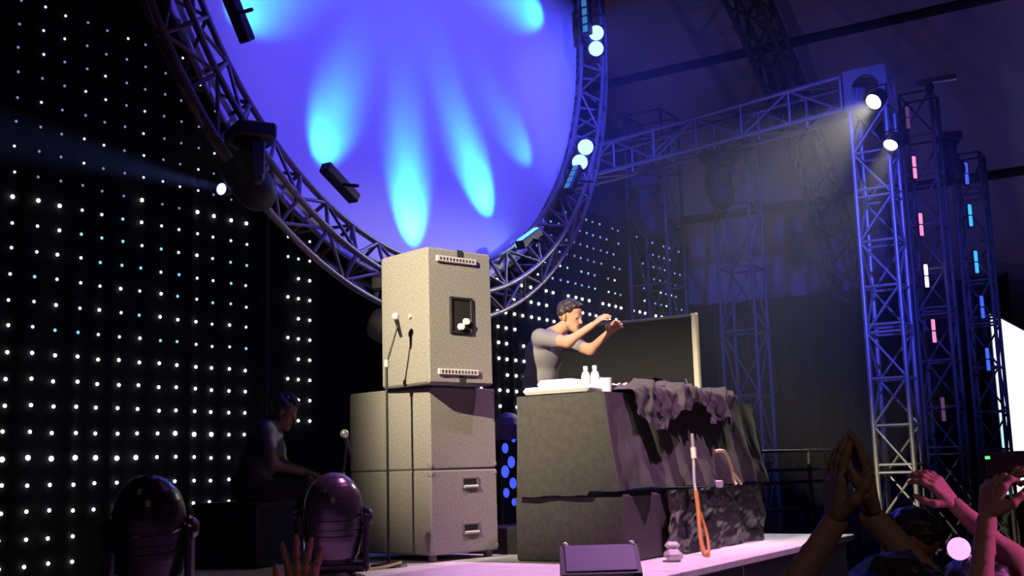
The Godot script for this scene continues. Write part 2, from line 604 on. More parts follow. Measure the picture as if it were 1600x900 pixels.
func set_air_and_light() -> void:
	var env := Environment.new()
	env.background_mode = Environment.BG_COLOR
	env.background_color = lin(0.0025, 0.0018, 0.006)      # night sky
	env.tonemap_mode = Environment.TONE_MAPPER_LINEAR
	env.tonemap_exposure = 1.0
	env.sdfgi_enabled = true
	env.ssao_enabled = true
	env.ssil_enabled = true
	env.volumetric_fog_enabled = true
	env.volumetric_fog_density = 0.0
	var we := WorldEnvironment.new()
	we.name = "world"
	we.environment = env
	add_child(we)
	unit_tube = lathe([Vector2(0.001, 0.5), Vector2(1, 0.5), Vector2(1, -0.5), Vector2(0.001, -0.5)], 8)
	# the front-of-house lamps, above and beside the audience, out of the picture
	var foh := Vector3(0.2, 5.6, -4.0)
	var key := can_lamp("follow_spot", "warm white follow spot above the audience aimed at the booth", foh, Vector3(6.85, 3.35, -4.5), 0.34, glow("lens_warm", lin(1.0, 0.9, 0.72), 6.0), [], "front lamps over the audience")
	# its beam is trimmed by two barn doors
	var key_from := foh + (Vector3(6.85, 3.35, -4.5) - foh).normalized() * 0.17
	spot(key, key_from, Vector3(6.85, 3.35, -4.5), lin(1.0, 0.84, 0.57), 190.0, 16.6, 1.0, 0.03)
	var flap := mat("fixture_black", lin(0.012, 0.012, 0.014), 0.7)
	part("barn_door", cbox(Vector3(0.012, 0.7, 1.8), 0.002), flap, key, key_from - foh + Vector3(0.6, -0.16 + 0.35, 0))
	part("barn_door", cbox(Vector3(0.012, 1.6, 0.7), 0.002), flap, key, key_from - foh + Vector3(0.62, -0.2, -0.152 - 0.35))
	part("barn_door_arm", hose([Vector3(0.1, 0.1, 0), Vector3(0.4, 0.2, -0.3), key_from - foh + Vector3(0.6, 0.1, -0.4)], 0.012, 6, false), flap, key)
	can_lamp("wash_light", "pink top light hung over the front of the stage", Vector3(7.4, 8.2, -1.7), Vector3(7.4, 1.2, -3.2), 0.3, glow("lens_magenta", lin(1.0, 0.25, 0.9), 5.0), [lin(1.0, 0.46, 0.94), 66.0, 20.0, 0.8], "front lamps over the audience")
	can_lamp("wash_light", "magenta wash light over the audience aimed at the moving heads on deck", Vector3(7.2, 7.4, -2.2), Vector3(4.5, 1.75, -4.0), 0.3, glow("lens_magenta", lin(1.0, 0.25, 0.9), 5.0), [lin(1.0, 0.3, 0.95), 70.0, 9.0, 0.8], "front lamps over the audience")
	can_lamp("wash_light", "magenta wash light at the stage side aimed at the front crowd", Vector3(5.6, 3.4, 3.8), Vector3(3.6, 1.65, -0.5), 0.3, glow("lens_magenta", lin(1.0, 0.25, 0.9), 5.0), [lin(1.0, 0.20, 0.72), 26.0, 9.0, 0.6], "front lamps over the audience")
	can_lamp("house_light", "dim warm house light high behind the audience", Vector3(-3.0, 5.0, 2.5), Vector3(2.6, 1.3, -0.9), 0.3, glow("lens_house", lin(1.0, 0.75, 0.6), 1.0), [lin(1.0, 0.72, 0.62), 3.4, 20.0, 1.0], "front lamps over the audience")
	can_lamp("wash_light", "blue wash light over the audience aimed at the right-hand truss tower", Vector3(4.0, 6.2, 1.0), Vector3(13.9, 4.5, -3.9), 0.3, glow("lens_blue", lin(0.1, 0.12, 1.0), 5.0), [lin(0.06, 0.07, 1.0), 190.0, 14.0, 1.0], "front lamps over the audience")
	can_lamp("wash_light", "blue wash light over the audience aimed at the right rim of the ring", Vector3(4.0, 6.2, 0.4), Vector3(11.6, 5.9, -5.9), 0.3, glow("lens_blue", lin(0.1, 0.12, 1.0), 5.0), [lin(0.05, 0.06, 1.0), 260.0, 9.0, 0.9], "front lamps over the audience")
	can_lamp("wash_light", "blue wash light hung over the stage aimed at the round screen", Vector3(8.6, 9.8, 0.4), Vector3(8.4, 5.9, -6.1), 0.36, glow("lens_blue", lin(0.1, 0.12, 1.0), 5.0), [lin(0.09, 0.06, 1.0), 88.0, 26.0, 0.7], "front lamps over the audience")

func make_shared() -> void:
	var m := mat("carpet_grey", Color.WHITE, 0.95)
	m.albedo_texture = speckle(0.045, lin(0.17, 0.165, 0.15), lin(0.31, 0.295, 0.275), 3, 4)
	m.uv1_triplanar = true
	m.uv1_scale = Vector3(2.2, 2.2, 2.2)
	var b := mat("black_cloth", Color.WHITE, 0.95)
	b.albedo_texture = speckle(0.02, lin(0.044, 0.043, 0.041), lin(0.068, 0.066, 0.063), 9, 4)
	b.uv1_triplanar = true
	b.uv1_scale = Vector3(1.5, 1.5, 1.5)
	mat("drape_black", lin(0.006, 0.006, 0.008), 1.0)
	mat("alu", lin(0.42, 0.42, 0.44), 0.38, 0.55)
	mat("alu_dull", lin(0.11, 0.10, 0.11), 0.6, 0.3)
	mat("fixture_black", lin(0.012, 0.012, 0.014), 0.6)
	mat("plastic_black", lin(0.012, 0.012, 0.013), 0.22)
	mat("plastic_white", lin(0.8, 0.8, 0.78), 0.5)
	mat("steel_dark", lin(0.03, 0.03, 0.035), 0.5, 0.4)
	var p := mat("plastic_sheet", lin(0.03, 0.03, 0.032), 0.34)
	p.metallic_specular = 0.6

# ------------------------------------------------------------------ ground, stage deck, tent roof
func build_shell() -> void:
	var ground := mat("ground_dark", Color.WHITE, 0.95)
	ground.albedo_texture = speckle(0.01, lin(0.02, 0.018, 0.02), lin(0.04, 0.036, 0.04), 21, 5)
	ground.uv1_triplanar = true
	ground.uv1_scale = Vector3(0.3, 0.3, 0.3)
	var fl := struct("floor")
	part("ground_slab", cbox(Vector3(60, 0.2, 40), 0.01), ground, fl, Vector3(10, -0.1, -4))
	# stage deck of square panels
	var deck := mat("deck_white", Color.WHITE, 0.55)
	deck.albedo_texture = speckle(0.012, lin(0.74, 0.72, 0.70), lin(0.86, 0.85, 0.83), 31, 5)
	deck.uv1_triplanar = true
	var stage := struct("floor_stage")
	var panel := cbox(Vector3(1.212, 0.05, 1.212), 0.006)
	for i in 7:
		for j in 6:
			if j < 2 or (i < 3 and j < 5) or (i < 4 and j < 3):
				continue
			part("deck_panel", panel, deck, stage, Vector3(2.3 + i * 1.22, STAGE - 0.025, -10.27 + 0.61 + j * 1.22))
	part("fascia", cbox(Vector3(8.6, 1.1, 0.04), 0.005), mat("fascia_grey", lin(0.5, 0.48, 0.5), 0.6), stage, Vector3(5.96, 0.58, -3.03 - 0.03))
	part("edge_trim", cbox(Vector3(8.6, 0.05, 0.03), 0.01), mat("alu", Color.WHITE), stage, Vector3(5.96, STAGE - 0.04, -3.0))
	# tent roof: fabric panels between webbing seams along z, on a rounded profile
	var fabric := mat("tent_fabric", Color.WHITE, 0.9)
	fabric.albedo_texture = speckle(0.006, lin(0.34, 0.30, 0.36), lin(0.46, 0.42, 0.48), 41, 5)
	fabric.uv1_triplanar = true
	fabric.uv1_scale = Vector3(0.15, 0.15, 0.15)
	var seam := mat("seam_webbing", lin(0.035, 0.03, 0.04), 0.9)
	var roof := struct("ceiling")
	var prof := func(phi: float) -> Vector3: return Vector3(4.0 + 20.0 * cos(deg_to_rad(phi)), 13.0 * sin(deg_to_rad(phi)), 0.0)
	var cuts := [0.0, 15.0, 31.0, 43.3, 56.0, 69.0, 82.0, 95.0, 108.0]
	for i in cuts.size() - 1:
		var f0: float = cuts[i]
		var f1: float = cuts[i + 1]
		for bay in 3:
			var z0 := -16.0 + bay * 9.9
			part("roof_panel", sheet(func(u: float, v: float) -> Vector3:
				var q: Vector3 = prof.call(lerpf(f0, f1, u))
				var sag := 0.08 * sin(PI * u) * (0.6 + 0.4 * sin(PI * v))
				q -= Vector3(q.x - 4.0, q.y, 0).normalized() * sag
				return q + Vector3(0, 0, lerpf(z0, z0 + 9.9, v)), 12, 10), fabric, roof)
		if f0 > 0.0:
			rod("seam", prof.call(f0) + Vector3(0, 0, -16), prof.call(f0) + Vector3(0, 0, 13.7), 0.09, seam, roof)
	# arched truss under the roof
	var arch := thing("arch_truss", "curved aluminium truss carrying the tent roof at top right", "truss", Vector3(4, 0, -6.05))
	var am := mat("alu_dull", Color.WHITE)
	var ring := func(phi: float, inset: float, z: float) -> Vector3:
		return Vector3((20.0 - inset) * cos(deg_to_rad(phi)), (13.0 - inset) * sin(deg_to_rad(phi)), z)
	var tracks := [[0.25, -0.25], [0.25, 0.25], [0.75, 0.25], [0.75, -0.25]]
	for t in tracks:
		var pts := []
		for k in 33:
			pts.append(ring.call(k * 3.0, t[0], t[1]))
		part("chord", hose(pts, 0.045, 8, false), am, arch)
	for k in 48:
		var a0 := k * 2.0
		for e in 4:
			var t0: Array = tracks[e]
			var t1: Array = tracks[(e + 1) % 4]
			rod("brace", ring.call(a0, t0[0], t0[1]), ring.call(a0 + 2.0, t1[0], t1[1]), 0.026, am, arch)
	# black masking drape on the far side of the stage
	var dr := thing("masking_drape", "plain black masking drape hanging behind the right-hand trusses", "curtain", Vector3(21.6, 0, -6.6))
	part("cloth", sheet(func(u: float, v: float) -> Vector3:
		return Vector3(0.10 * sin(u * 60.0) + 0.05 * sin(u * 137.0), v * 5.0, lerpf(-3.2, 3.4, u)), 160, 6), mat("drape_black", Color.BLACK), dr)
	# floor floods that colour the tent
	can_lamp("flood_light", "violet flood light standing behind the booth aimed at the tent roof", Vector3(12.2, 0.35, -8.0), Vector3(18.6, 9.0, -7.0), 0.3, glow("lens_violet", lin(0.5, 0.2, 0.9), 1.2), [lin(0.55, 0.28, 0.80), 3.2, 48.0, 0.9], "floods for the tent roof", -1.0)
	can_lamp("flood_light", "blue flood light standing beyond the towers aimed at the tent roof", Vector3(17.4, 0.35, -0.6), Vector3(18.4, 9.2, -2.2), 0.3, glow("lens_blue", Color.BLUE, 5.0), [lin(0.2, 0.15, 1.0), 6.0, 48.0, 0.9], "floods for the tent roof", -1.0)

# ------------------------------------------------------------------ star cloth
func build_backdrop() -> void:
	unit_lens = SphereMesh.new()
	unit_lens.radius = 1.0
	unit_lens.height = 2.0
	unit_lens.radial_segments = 10
	unit_lens.rings = 5
	glow("led_white", lin(0.92, 0.95, 1.0), 6.0)
	glow("led_cool", lin(0.62, 0.82, 1.0), 1.6)
	glow("led_cyan", lin(0.30, 0.72, 1.0), 1.1)
	glow("led_dim", lin(0.42, 0.42, 1.0), 0.55)
	glow("led_blue", lin(0.22, 0.40, 1.0), 1.0)
	var cloth := mat("drape_black", Color.BLACK)
	var z := -9.18
	var fold := func(x: float) -> float: return 0.010 * sin(x * 13.0) + 0.006 * sin(x * 31.0 + 1.0)
	var spec := [
		["black star-cloth drape of white LED points filling the left side", 2.6, 9.46],
		["narrow black star-cloth drape glimpsed between left drape and speaker stack", 9.5, 13.4],
		["black star-cloth drape with bluish LED points right of the round screen", 13.44, 21.4],
	]
	for s in spec.size():
		var x0: float = spec[s][1]
		var x1: float = spec[s][2]
		var d := thing("star_cloth", spec[s][0], "curtain", Vector3(x0, 0, z), 0.0, "star-cloth drapes")
		part("cloth", sheet(func(u: float, v: float) -> Vector3:
			var x := (x1 - x0) * u
			return Vector3(x, 0.02 + v * (6.2 if s == 2 else 9.5), fold.call(x + x0)), int((x1 - x0) * 22.0), 4), cloth, d)
		var put := func(x: float, y: float, r: float, m: String) -> void:
			part("led_point", unit_lens, mats[m], d, Vector3(x - x0, y, fold.call(x) + 0.02), Basis().scaled(Vector3(r, r, r * 0.8)))
		if s == 0:
			for k in 14:
				for j in range(-4, 19):
					var x := 5.977 + k * 0.2413 + rng.randf_range(-0.008, 0.008)
					var y := 2.05 + j * 0.2345 + rng.randf_range(-0.008, 0.008)
					if k == 0 and j < 15:
						continue
					if j < -2 and k > 4 and k < 9:
						continue
					var m := "led_white"
					var r := 0.0165
					if j >= 11:
						m = ["led_dim", "led_dim", "led_cool"][rng.randi() % 3]
						r = 0.013
					elif j >= 5:
						m = ["led_cool", "led_cool", "led_white", "led_cyan"][rng.randi() % 4]
						r = 0.0155
					if (j == 0 and k > 0 and k < 8) or (j == 1 and k > 8 and k < 12):
						r = 0.023
					if (j == 10 and k > 0 and k < 4) or (j == 11 and (k == 7 or k > 9)):
						m = "led_white"
						r = 0.019
					put.call(x, y, r, m)
		elif s == 1:
			for k in 4:
				for j in range(1, 11):
					if (k == 3 and j != 9) or (k == 0 and j > 2 and j < 9 and j % 2 == 0):
						continue
					put.call(9.76 + k * 0.19, 2.22 + j * 0.236, 0.017, "led_white" if j < 9 else "led_cool")
		else:
			for k in 32:
				for j in 17:
					var x := 13.75 + k * 0.2413
					var y := 2.52 + j * 0.2345
					if y > 6.18 or x > 16.6 and y < 4.15 or x > 18.2 and y < 4.5:
						continue
					if rng.randf() < 0.16 or (k > 18 and k < 23 and j > 8 and rng.randf() < 0.6):
						continue
					var m := "led_white"
					if y > 5.3:
						m = ["led_blue", "led_blue", "led_dim"][rng.randi() % 3]
					elif y > 4.75:
						m = ["led_cool", "led_blue", "led_cyan"][rng.randi() % 3]
					put.call(x, y, 0.024 if m == "led_white" else 0.02, m)

# ------------------------------------------------------------------ round screen in its circular truss
func build_ring() -> void:
	var c := Vector3(8.257, 6.816, -6.06)
	var R := 3.12
	var at := func(deg: float, radial: float, z: float) -> Vector3:
		return Vector3(cos(deg_to_rad(deg)) * (R + radial), sin(deg_to_rad(deg)) * (R + radial), z)
	# the stretched white disc
	var scr := thing("round_screen", "huge round white fabric screen lit blue inside circular truss", "screen", c)
	var fabric := mat("screen_fabric", lin(0.78, 0.78, 0.78), 0.85)
	part("fabric", sheet(func(u: float, v: float) -> Vector3:
		var r := (R + 0.20) * v
		return Vector3(cos(u * TAU) * r, sin(u * TAU) * r, -0.12 - 0.10 * (1.0 - v * v)), 96, 24), fabric, scr)
	part("hem", hose(range(97).map(func(k: int) -> Vector3: return at.call(k * 3.75, 0.20, -0.12)), 0.02, 8, false), mat("seam_grey", lin(0.35, 0.33, 0.36), 0.8), scr)
	# truss ring
	var ring := thing("circular_truss", "circular aluminium truss ring framing the round blue screen", "truss", c)
	var alu := mat("alu", Color.WHITE)
	alu = mat("alu_ring", lin(0.20, 0.17, 0.165), 0.45, 0.3)
	var tracks := [[0.0, 0.0], [0.28, 0.13], [0.52, 0.05], [0.26, -0.28]]
	for t in tracks:
		part("chord", hose(range(121).map(func(k: int) -> Vector3: return at.call(k * 3.0, t[0], t[1])), 0.026, 8, false), alu, ring)
	for k in 56:
		var a0 := k * 360.0 / 56.0
		var a1 := (k + 1) * 360.0 / 56.0
		for e in [[0, 1], [1, 2], [2, 3], [3, 0]]:
			var t0: Array = tracks[e[0]]
			var t1: Array = tracks[e[1]]
			rod("brace", at.call(a0, t0[0], t0[1]), at.call(a0, t1[0], t1[1]), 0.017, alu, ring)
			if k % 2 == 0:
				rod("brace", at.call(a0, t0[0], t0[1]), at.call(a1, t1[0], t1[1]), 0.015, alu, ring)
			else:
				rod("brace", at.call(a0, t1[0], t1[1]), at.call(a1, t0[0], t0[1]), 0.015, alu, ring)
	# hanging cables from the roof
	for dx in [-1.9, 1.9]:
		var hang := thing("hanging_cable", "steel hanging cable holding the %s of the circular truss" % ("left" if dx < 0 else "right"), "cable", c + Vector3(dx, 2.87, 0.1))
		part("wire", hose([Vector3.ZERO, Vector3(0, 3.2, 0)], 0.012, 6, false), mat("steel_dark", Color.WHITE), hang)
	# LED battens on the ring, each grazing the fabric towards the middle
	var cyan := lin(0.05, 0.75, 1.0)
	var spec := [
		[-147.0, 0.8, "dark LED batten on the upper left of the circular truss", 0, -0.06],
		[-118.0, 1.0, "dark LED batten low on the left of the circular truss", 0, -0.06],
		[-90.5, 2.1, "LED batten at the foot of the ring behind the speaker stack", 0, 0.12],
		[-62.0, 1.7, "cyan-lit LED batten low on the right of the circular truss", 1, -0.06],
		[-38.5, 0.28, "dark LED batten below the lower twin-lens lamp on the ring", 0, -0.06],
		[2.0, 0.8, "dark LED batten beside the upper twin-lens lamp on the ring", 0, -0.26],
	]
	for s in spec:
		var deg: float = s[0]
		var b := thing("led_batten", s[2], "stage light", c + at.call(deg, s[4], 0.22), 0.0, "battens round the circular truss")
		var rad := Vector3(cos(deg_to_rad(deg)), sin(deg_to_rad(deg)), 0)
		var tan_ := Vector3(-rad.y, rad.x, 0)
		var bs := Basis(tan_, rad, tan_.cross(rad))
		part("housing", cbox(Vector3(0.42, 0.09, 0.10), 0.012), mat("fixture_black", Color.BLACK), b, Vector3.ZERO, bs)
		var face := glow("batten_cyan", lin(0.12, 0.75, 1.0), 2.0) if s[3] == 1 else glow("batten_dim", lin(0.1, 0.5, 1.0), 0.35)
		for k in 4:
			part("lens", cbox(Vector3(0.08, 0.012, 0.06), 0.004), face, b, bs * Vector3(-0.15 + k * 0.1, -0.048, 0), bs)
		if s[3] == 1:
			part("front_strip", cbox(Vector3(0.40, 0.05, 0.012), 0.004), face, b, bs * Vector3(0, 0, 0.05), bs)
		part("bracket", hose([Vector3.ZERO, bs * Vector3(0, 0.04, -0.1), bs * Vector3(0, 0.07, -0.21)], 0.015, 6, false), mat("fixture_black", Color.BLACK), b)
		var o: Vector3 = b.position - rad * 0.09
		spot(b, o, o - rad * 0.46 + Vector3(0, 0, -0.32), cyan, 1.7 * float(s[1]), 26.0, 1.0, 0.05)
		spot(b, o, o - rad * 1.0 + Vector3(0, 0, -0.33), cyan, 0.8 * float(s[1]), 13.0, 1.0, 0.05)
	# twin-lens lamps on the ring, seen bright from the audience
	for s in [[-2.3, "upper twin-lens blue-white lamp on the right of the circular truss"], [-31.0, "lower twin-lens blue-white lamp on the right of the circular truss"]]:
		var deg: float = s[0]
		var p: Vector3 = c + at.call(deg, -0.06, 0.22)
		var l := thing("twin_lamp", s[1], "stage light", p, 0.0, "twin-lens lamps on the ring")
		var d := (Vector3(2, 2.4, 0) - p).normalized()
		var tn := Vector3(-sin(deg_to_rad(deg)), cos(deg_to_rad(deg)), 0)
		tn = (tn - d * tn.dot(d)).normalized()
		var bs := Basis(tn, d, tn.cross(d))
		part("housing", cbox(Vector3(0.36, 0.16, 0.2), 0.03), mat("fixture_black", Color.BLACK), l, Vector3.ZERO, bs)
		for k in [-1.0, 1.0]:
			part("lens", lathe([Vector2(0.085, 0.0), Vector2(0.085, 0.03), Vector2(0.05, 0.05), Vector2(0.001, 0.055)], 20), glow("lens_ring", lin(0.42, 0.80, 1.0), 1.7), l, bs * Vector3(k * 0.088, 0.07, 0), bs)
		part("clamp", cbox(Vector3(0.06, 0.12, 0.06), 0.01), mat("fixture_black", Color.BLACK), l, bs * Vector3(0, -0.11, 0), bs)
		spot(l, p + d * 0.2, p + d * 3.0, lin(0.06, 0.08, 1.0), 4.0, 65.0, 0.8, 0.1)
	# black moving heads clamped to the lower left of the ring, one with its small blue lens lit
	moving_head("black moving head hung low on the left of the circular truss", c + Vector3(-2.52, -2.52, 0.32), 1.1, 0.7, 0.95, -1.0, mat("fixture_black", Color.BLACK), "dark moving heads on the ring")
	moving_head("black moving head hung above the speaker stack on the ring", c + Vector3(-0.95, -3.42, 0.40), 0.2, 1.2, 1.0, -1.0, mat("fixture_black", Color.BLACK), "dark moving heads on the ring")
	var lens_at := Vector3(5.70, 3.86, -5.95)
	can_lamp("beam_light", "small beam lamp with a bright blue lens pointing left", lens_at, lens_at + Vector3(-2.4, -0.18, 0.5), 0.10, glow("lens_beam", lin(0.3, 0.4, 1.0), 4.0), [lin(0.2, 0.25, 1.0), 50.0, 5.0, 0.8])

# ------------------------------------------------------------------ right-hand truss towers
func build_towers() -> void:
	var alu := mat("alu", Color.WHITE)
	var dull := mat("alu_dull", Color.WHITE)
	var t := thing("truss_tower", "blue-lit aluminium truss tower carrying two white spotlights", "truss", Vector3(13.8, 0, -3.4), 0.0, "truss towers")
	truss_straight(t, Vector3(0, 0.06, 0), Vector3(0, 6.0, 0), 0.42, 0.56, alu, 0.03)
	part("base_plate", cbox(Vector3(0.7, 0.05, 0.7), 0.01), dull, t, Vector3(0, 0.025, 0))
	t = thing("horizontal_truss", "blue-lit horizontal truss running back from the spotlight tower", "truss", Vector3(13.8, 6.24, -3.66))
	truss_straight(t, Vector3(0, 0, 0), Vector3(1.1, 0.0, -4.9), 0.42, 0.7, alu, 0.03, 0)
	# corner block: four plates with a round hole
	t = thing("truss_corner_block", "blue-lit corner block with round holes atop the spotlight tower", "truss", Vector3(13.8, 6.24, -3.4))
	var plate := holed_plate(0.5, 0.165, 0.03)
	part("plate", plate, alu, t, Vector3(-0.24, 0, 0), Basis(Vector3.UP, PI / 2))
	part("plate", plate, alu, t, Vector3(0.24, 0, 0), Basis(Vector3.UP, PI / 2))
	part("plate", plate, alu, t, Vector3(0, 0, 0.24))
	part("plate", plate, alu, t, Vector3(0, 0, -0.24))
	part("plate", plate, alu, t, Vector3(0, 0.235, 0), Basis(Vector3.RIGHT, PI / 2))
	part("plate", plate, alu, t, Vector3(0, -0.235, 0), Basis(Vector3.RIGHT, PI / 2))
	# the two lit spots
	var white := glow("lens_spot", lin(1.0, 0.98, 0.85), 14.0)
	can_lamp("spot_light", "upper white spotlight at the tower corner, shining down to the booth", Vector3(13.36, 6.02, -3.22), Vector3(10.2, 3.6, -4.5), 0.22, white, [lin(1.0, 0.95, 0.78), 34.0, 24.0, 1.0], "white spotlights on the tower")
	can_lamp("spot_light", "lower white spotlight on the tower just below the upper one", Vector3(13.42, 5.50, -3.10), Vector3(11.6, 3.3, -3.6), 0.19, white, [lin(1.0, 0.97, 0.86), 16.0, 16.0, 1.0], "white spotlights on the tower")
	# dark moving heads under the horizontal truss
	moving_head("larger black moving head hanging from the far end of the horizontal truss", Vector3(14.75, 5.92, -6.9), 0.3, 0.4, 1.35, -1.0, mat("fixture_black", Color.BLACK), "moving heads under the horizontal truss")
	moving_head("black moving head hanging under the middle of the horizontal truss", Vector3(14.3, 5.98, -5.6), -0.2, 0.2, 1.2, -1.0, mat("fixture_black", Color.BLACK), "moving heads under the horizontal truss")
	# the farther towers with their LED strips
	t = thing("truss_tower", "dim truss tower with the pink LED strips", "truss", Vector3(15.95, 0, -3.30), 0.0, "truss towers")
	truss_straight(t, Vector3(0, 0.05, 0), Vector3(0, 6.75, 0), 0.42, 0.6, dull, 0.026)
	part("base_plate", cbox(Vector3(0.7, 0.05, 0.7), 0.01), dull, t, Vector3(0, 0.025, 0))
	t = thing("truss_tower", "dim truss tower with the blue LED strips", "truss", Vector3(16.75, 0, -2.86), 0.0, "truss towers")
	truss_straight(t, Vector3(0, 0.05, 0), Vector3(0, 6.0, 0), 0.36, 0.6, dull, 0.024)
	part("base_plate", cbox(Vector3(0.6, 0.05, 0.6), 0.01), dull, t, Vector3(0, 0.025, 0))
	var words := ["topmost", "second", "third", "fourth", "fifth", "lowest"]
	var pinks := [[15.57, 6.36, -3.39, 0], [15.59, 5.67, -3.36, 1], [15.6, 4.89, -3.34, 1], [15.61, 4.2, -3.33, 2], [15.63, 3.47, -3.3, 1], [15.65, 2.45, -3.27, 0]]
	var pg := [glow("led_pink_dim", lin(0.5, 0.2, 0.5), 0.22), glow("led_pink", lin(1.0, 0.28, 0.55), 1.2), glow("led_pink_bright", lin(1.0, 0.75, 0.85), 2.4)]
	for k in pinks.size():
		led_strip(Vector3(pinks[k][0], pinks[k][1], pinks[k][2]), pg[pinks[k][3]], "%s of the pink LED strips up the dim tower" % words[k], "pink LED strips")
	var blues := [[16.48, 5.69, -2.87, 0], [16.48, 5.1, -2.87, 1], [16.49, 4.45, -2.85, 1], [16.51, 3.83, -2.83, 0], [16.51, 3.12, -2.82, 0]]
	var bg := [glow("led_strip_blue", lin(0.06, 0.14, 1.0), 1.0), glow("led_strip_azure", lin(0.05, 0.45, 1.0), 1.3)]
	for k in blues.size():
		led_strip(Vector3(blues[k][0], blues[k][1], blues[k][2]), bg[blues[k][3]], "%s of the blue LED strips beside the white screen" % words[k if k < 4 else 5], "blue LED strips")
	# short bar and dark lamps at the top of the pink tower
	t = thing("lighting_bar", "short blue-lit pipe across the top of the pink-strip tower", "pipe", Vector3(15.7, 6.86, -3.2))
	part("pipe", hose([Vector3(0.0, 0, -0.05), Vector3(0.22, 0.05, 0.42)], 0.05, 10, false), alu, t)
	part("clamp", cbox(Vector3(0.1, 0.12, 0.1), 0.01), dull, t, Vector3(0.1, -0.04, 0.1))
	moving_head("black moving head on the right of the pink-strip tower top", Vector3(16.35, 6.25, -3.02), 0.4, 0.5, 1.0, -1.0, mat("fixture_black", Color.BLACK), "moving heads on the towers")
	moving_head("black moving head on the left of the pink-strip tower top", Vector3(15.7, 6.62, -3.62), 0.1, 0.9, 1.0, -1.0, mat("fixture_black", Color.BLACK), "moving heads on the towers")
	# scaffold towers far behind the booth
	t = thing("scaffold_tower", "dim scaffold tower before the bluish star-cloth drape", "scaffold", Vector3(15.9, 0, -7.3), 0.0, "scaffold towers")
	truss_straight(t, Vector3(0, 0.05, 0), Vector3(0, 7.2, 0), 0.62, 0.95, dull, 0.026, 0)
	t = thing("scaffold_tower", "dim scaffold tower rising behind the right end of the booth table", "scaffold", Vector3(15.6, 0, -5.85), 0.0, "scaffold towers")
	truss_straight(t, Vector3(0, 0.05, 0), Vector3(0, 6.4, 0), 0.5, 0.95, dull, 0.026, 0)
	# guard rail by the stage steps
	t = thing("guard_rail", "dark pipe guard rail right of the booth", "railing", Vector3(10.6, 0, -3.9))
	for x in [0.0, 0.75, 1.5]:
		rod("post", Vector3(x, 0, 0.3 * x), Vector3(x, 1.96, 0.3 * x), 0.022, mat("steel_dark", Color.BLACK), t)
	for y in [1.94, 1.76, 1.64, 1.38]:
		rod("rail", Vector3(0, y, 0), Vector3(1.5, y, 0.45), 0.016, mat("steel_dark", Color.BLACK), t)
	# video wall at the right edge
	t = thing("video_screen", "glowing white video screen at the right edge", "screen", Vector3(18.0, 2.6, -2.96))
	part("cabinet", cbox(Vector3(4.6, 2.74, 0.12), 0.02), mat("fixture_black", Color.BLACK), t, Vector3(2.28, 0, -0.08))
	var img := Image.create(256, 128, false, Image.FORMAT_RGB8)
	for x in 256:
		for y in 128:
			var u := x / 255.0
			var v := y / 127.0
			var w := clampf(1.3 - absf(u - 0.06) * 9.0, 0.0, 1.0) * clampf((v - 0.4) * 2.2, 0.0, 1.0)
			img.set_pixel(x, y, Color(0.97, 0.99, 1.0).lerp(Color(0.55, 0.85, 1.0), w))
	var vm := StandardMaterial3D.new()
	vm.resource_name = "video_picture"
	vm.albedo_color = Color(0.05, 0.05, 0.05)
	vm.emission_enabled = true
	vm.emission = Color.WHITE
	vm.emission_operator = BaseMaterial3D.EMISSION_OP_MULTIPLY
	vm.emission_texture = ImageTexture.create_from_image(img)
	vm.emission_energy_multiplier = 1.25
	var face := QuadMesh.new()
	face.size = Vector2(4.5, 2.64)
	part("picture", face, vm, t, Vector3(2.28, 0, -0.012))
	part("frame_leg", cbox(Vector3(0.1, 1.3, 0.1), 0.01), dull, t, Vector3(0.3, -1.95, -0.12))
	part("frame_leg", cbox(Vector3(0.1, 1.3, 0.1), 0.01), dull, t, Vector3(4.2, -1.95, -0.12))
	var al := AreaLight3D.new()
	al.name = "screen_glow"
	t.add_child(al)
	al.area_size = Vector2(4.4, 2.5)
	al.position = Vector3(2.28, 0, 0.03)
	al.rotation.y = PI
	al.light_energy = 0.4
	al.area_range = 40.0
	al.shadow_enabled = true

func led_strip(p: Vector3, m: Material, label: String, group: String) -> void:
	var t := thing("led_strip", label, "stage light", p, 0.55, group)
	part("housing", cbox(Vector3(0.075, 0.34, 0.05), 0.01), mat("fixture_black", Color.BLACK), t)
	for k in [-1.0, 1.0]:
		part("lens", cbox(Vector3(0.016, 0.145, 0.04), 0.006), m, t, Vector3(-0.038, k * 0.08, 0))
		part("lens", cbox(Vector3(0.06, 0.145, 0.016), 0.006), m, t, Vector3(0, k * 0.08, 0.026))
	part("bracket", cbox(Vector3(0.16, 0.03, 0.03), 0.005), mat("fixture_black", Color.BLACK), t, Vector3(0.10, 0, -0.01))

func holed_plate(side: float, r: float, thick: float) -> ArrayMesh:
	var st := fresh()
	var n := 32
	for k in n:
		var p := []
		for j in [k, k + 1]:
			var a: float = TAU * j / n
			var d := Vector2(cos(a), sin(a))
			var q := d * (side * 0.5 / maxf(absf(d.x), absf(d.y)))
			p.append([d * r, q])
		for s in [-1.0, 1.0]:
			var z: float = s * thick * 0.5
			quad(st, Vector3(p[0][0].x, p[0][0].y, z), Vector3(p[0][1].x, p[0][1].y, z), Vector3(p[1][1].x, p[1][1].y, z), Vector3(p[1][0].x, p[1][0].y, z), Vector3(0, 0, s))
		for w in 2:
			var a0: Vector2 = p[0][w]
			var a1: Vector2 = p[1][w]
			quad(st, Vector3(a0.x, a0.y, -thick * 0.5), Vector3(a1.x, a1.y, -thick * 0.5), Vector3(a1.x, a1.y, thick * 0.5), Vector3(a0.x, a0.y, thick * 0.5), Vector3(a0.x, a0.y, 0) * (1.0 if w == 1 else -1.0))
	return st.commit()

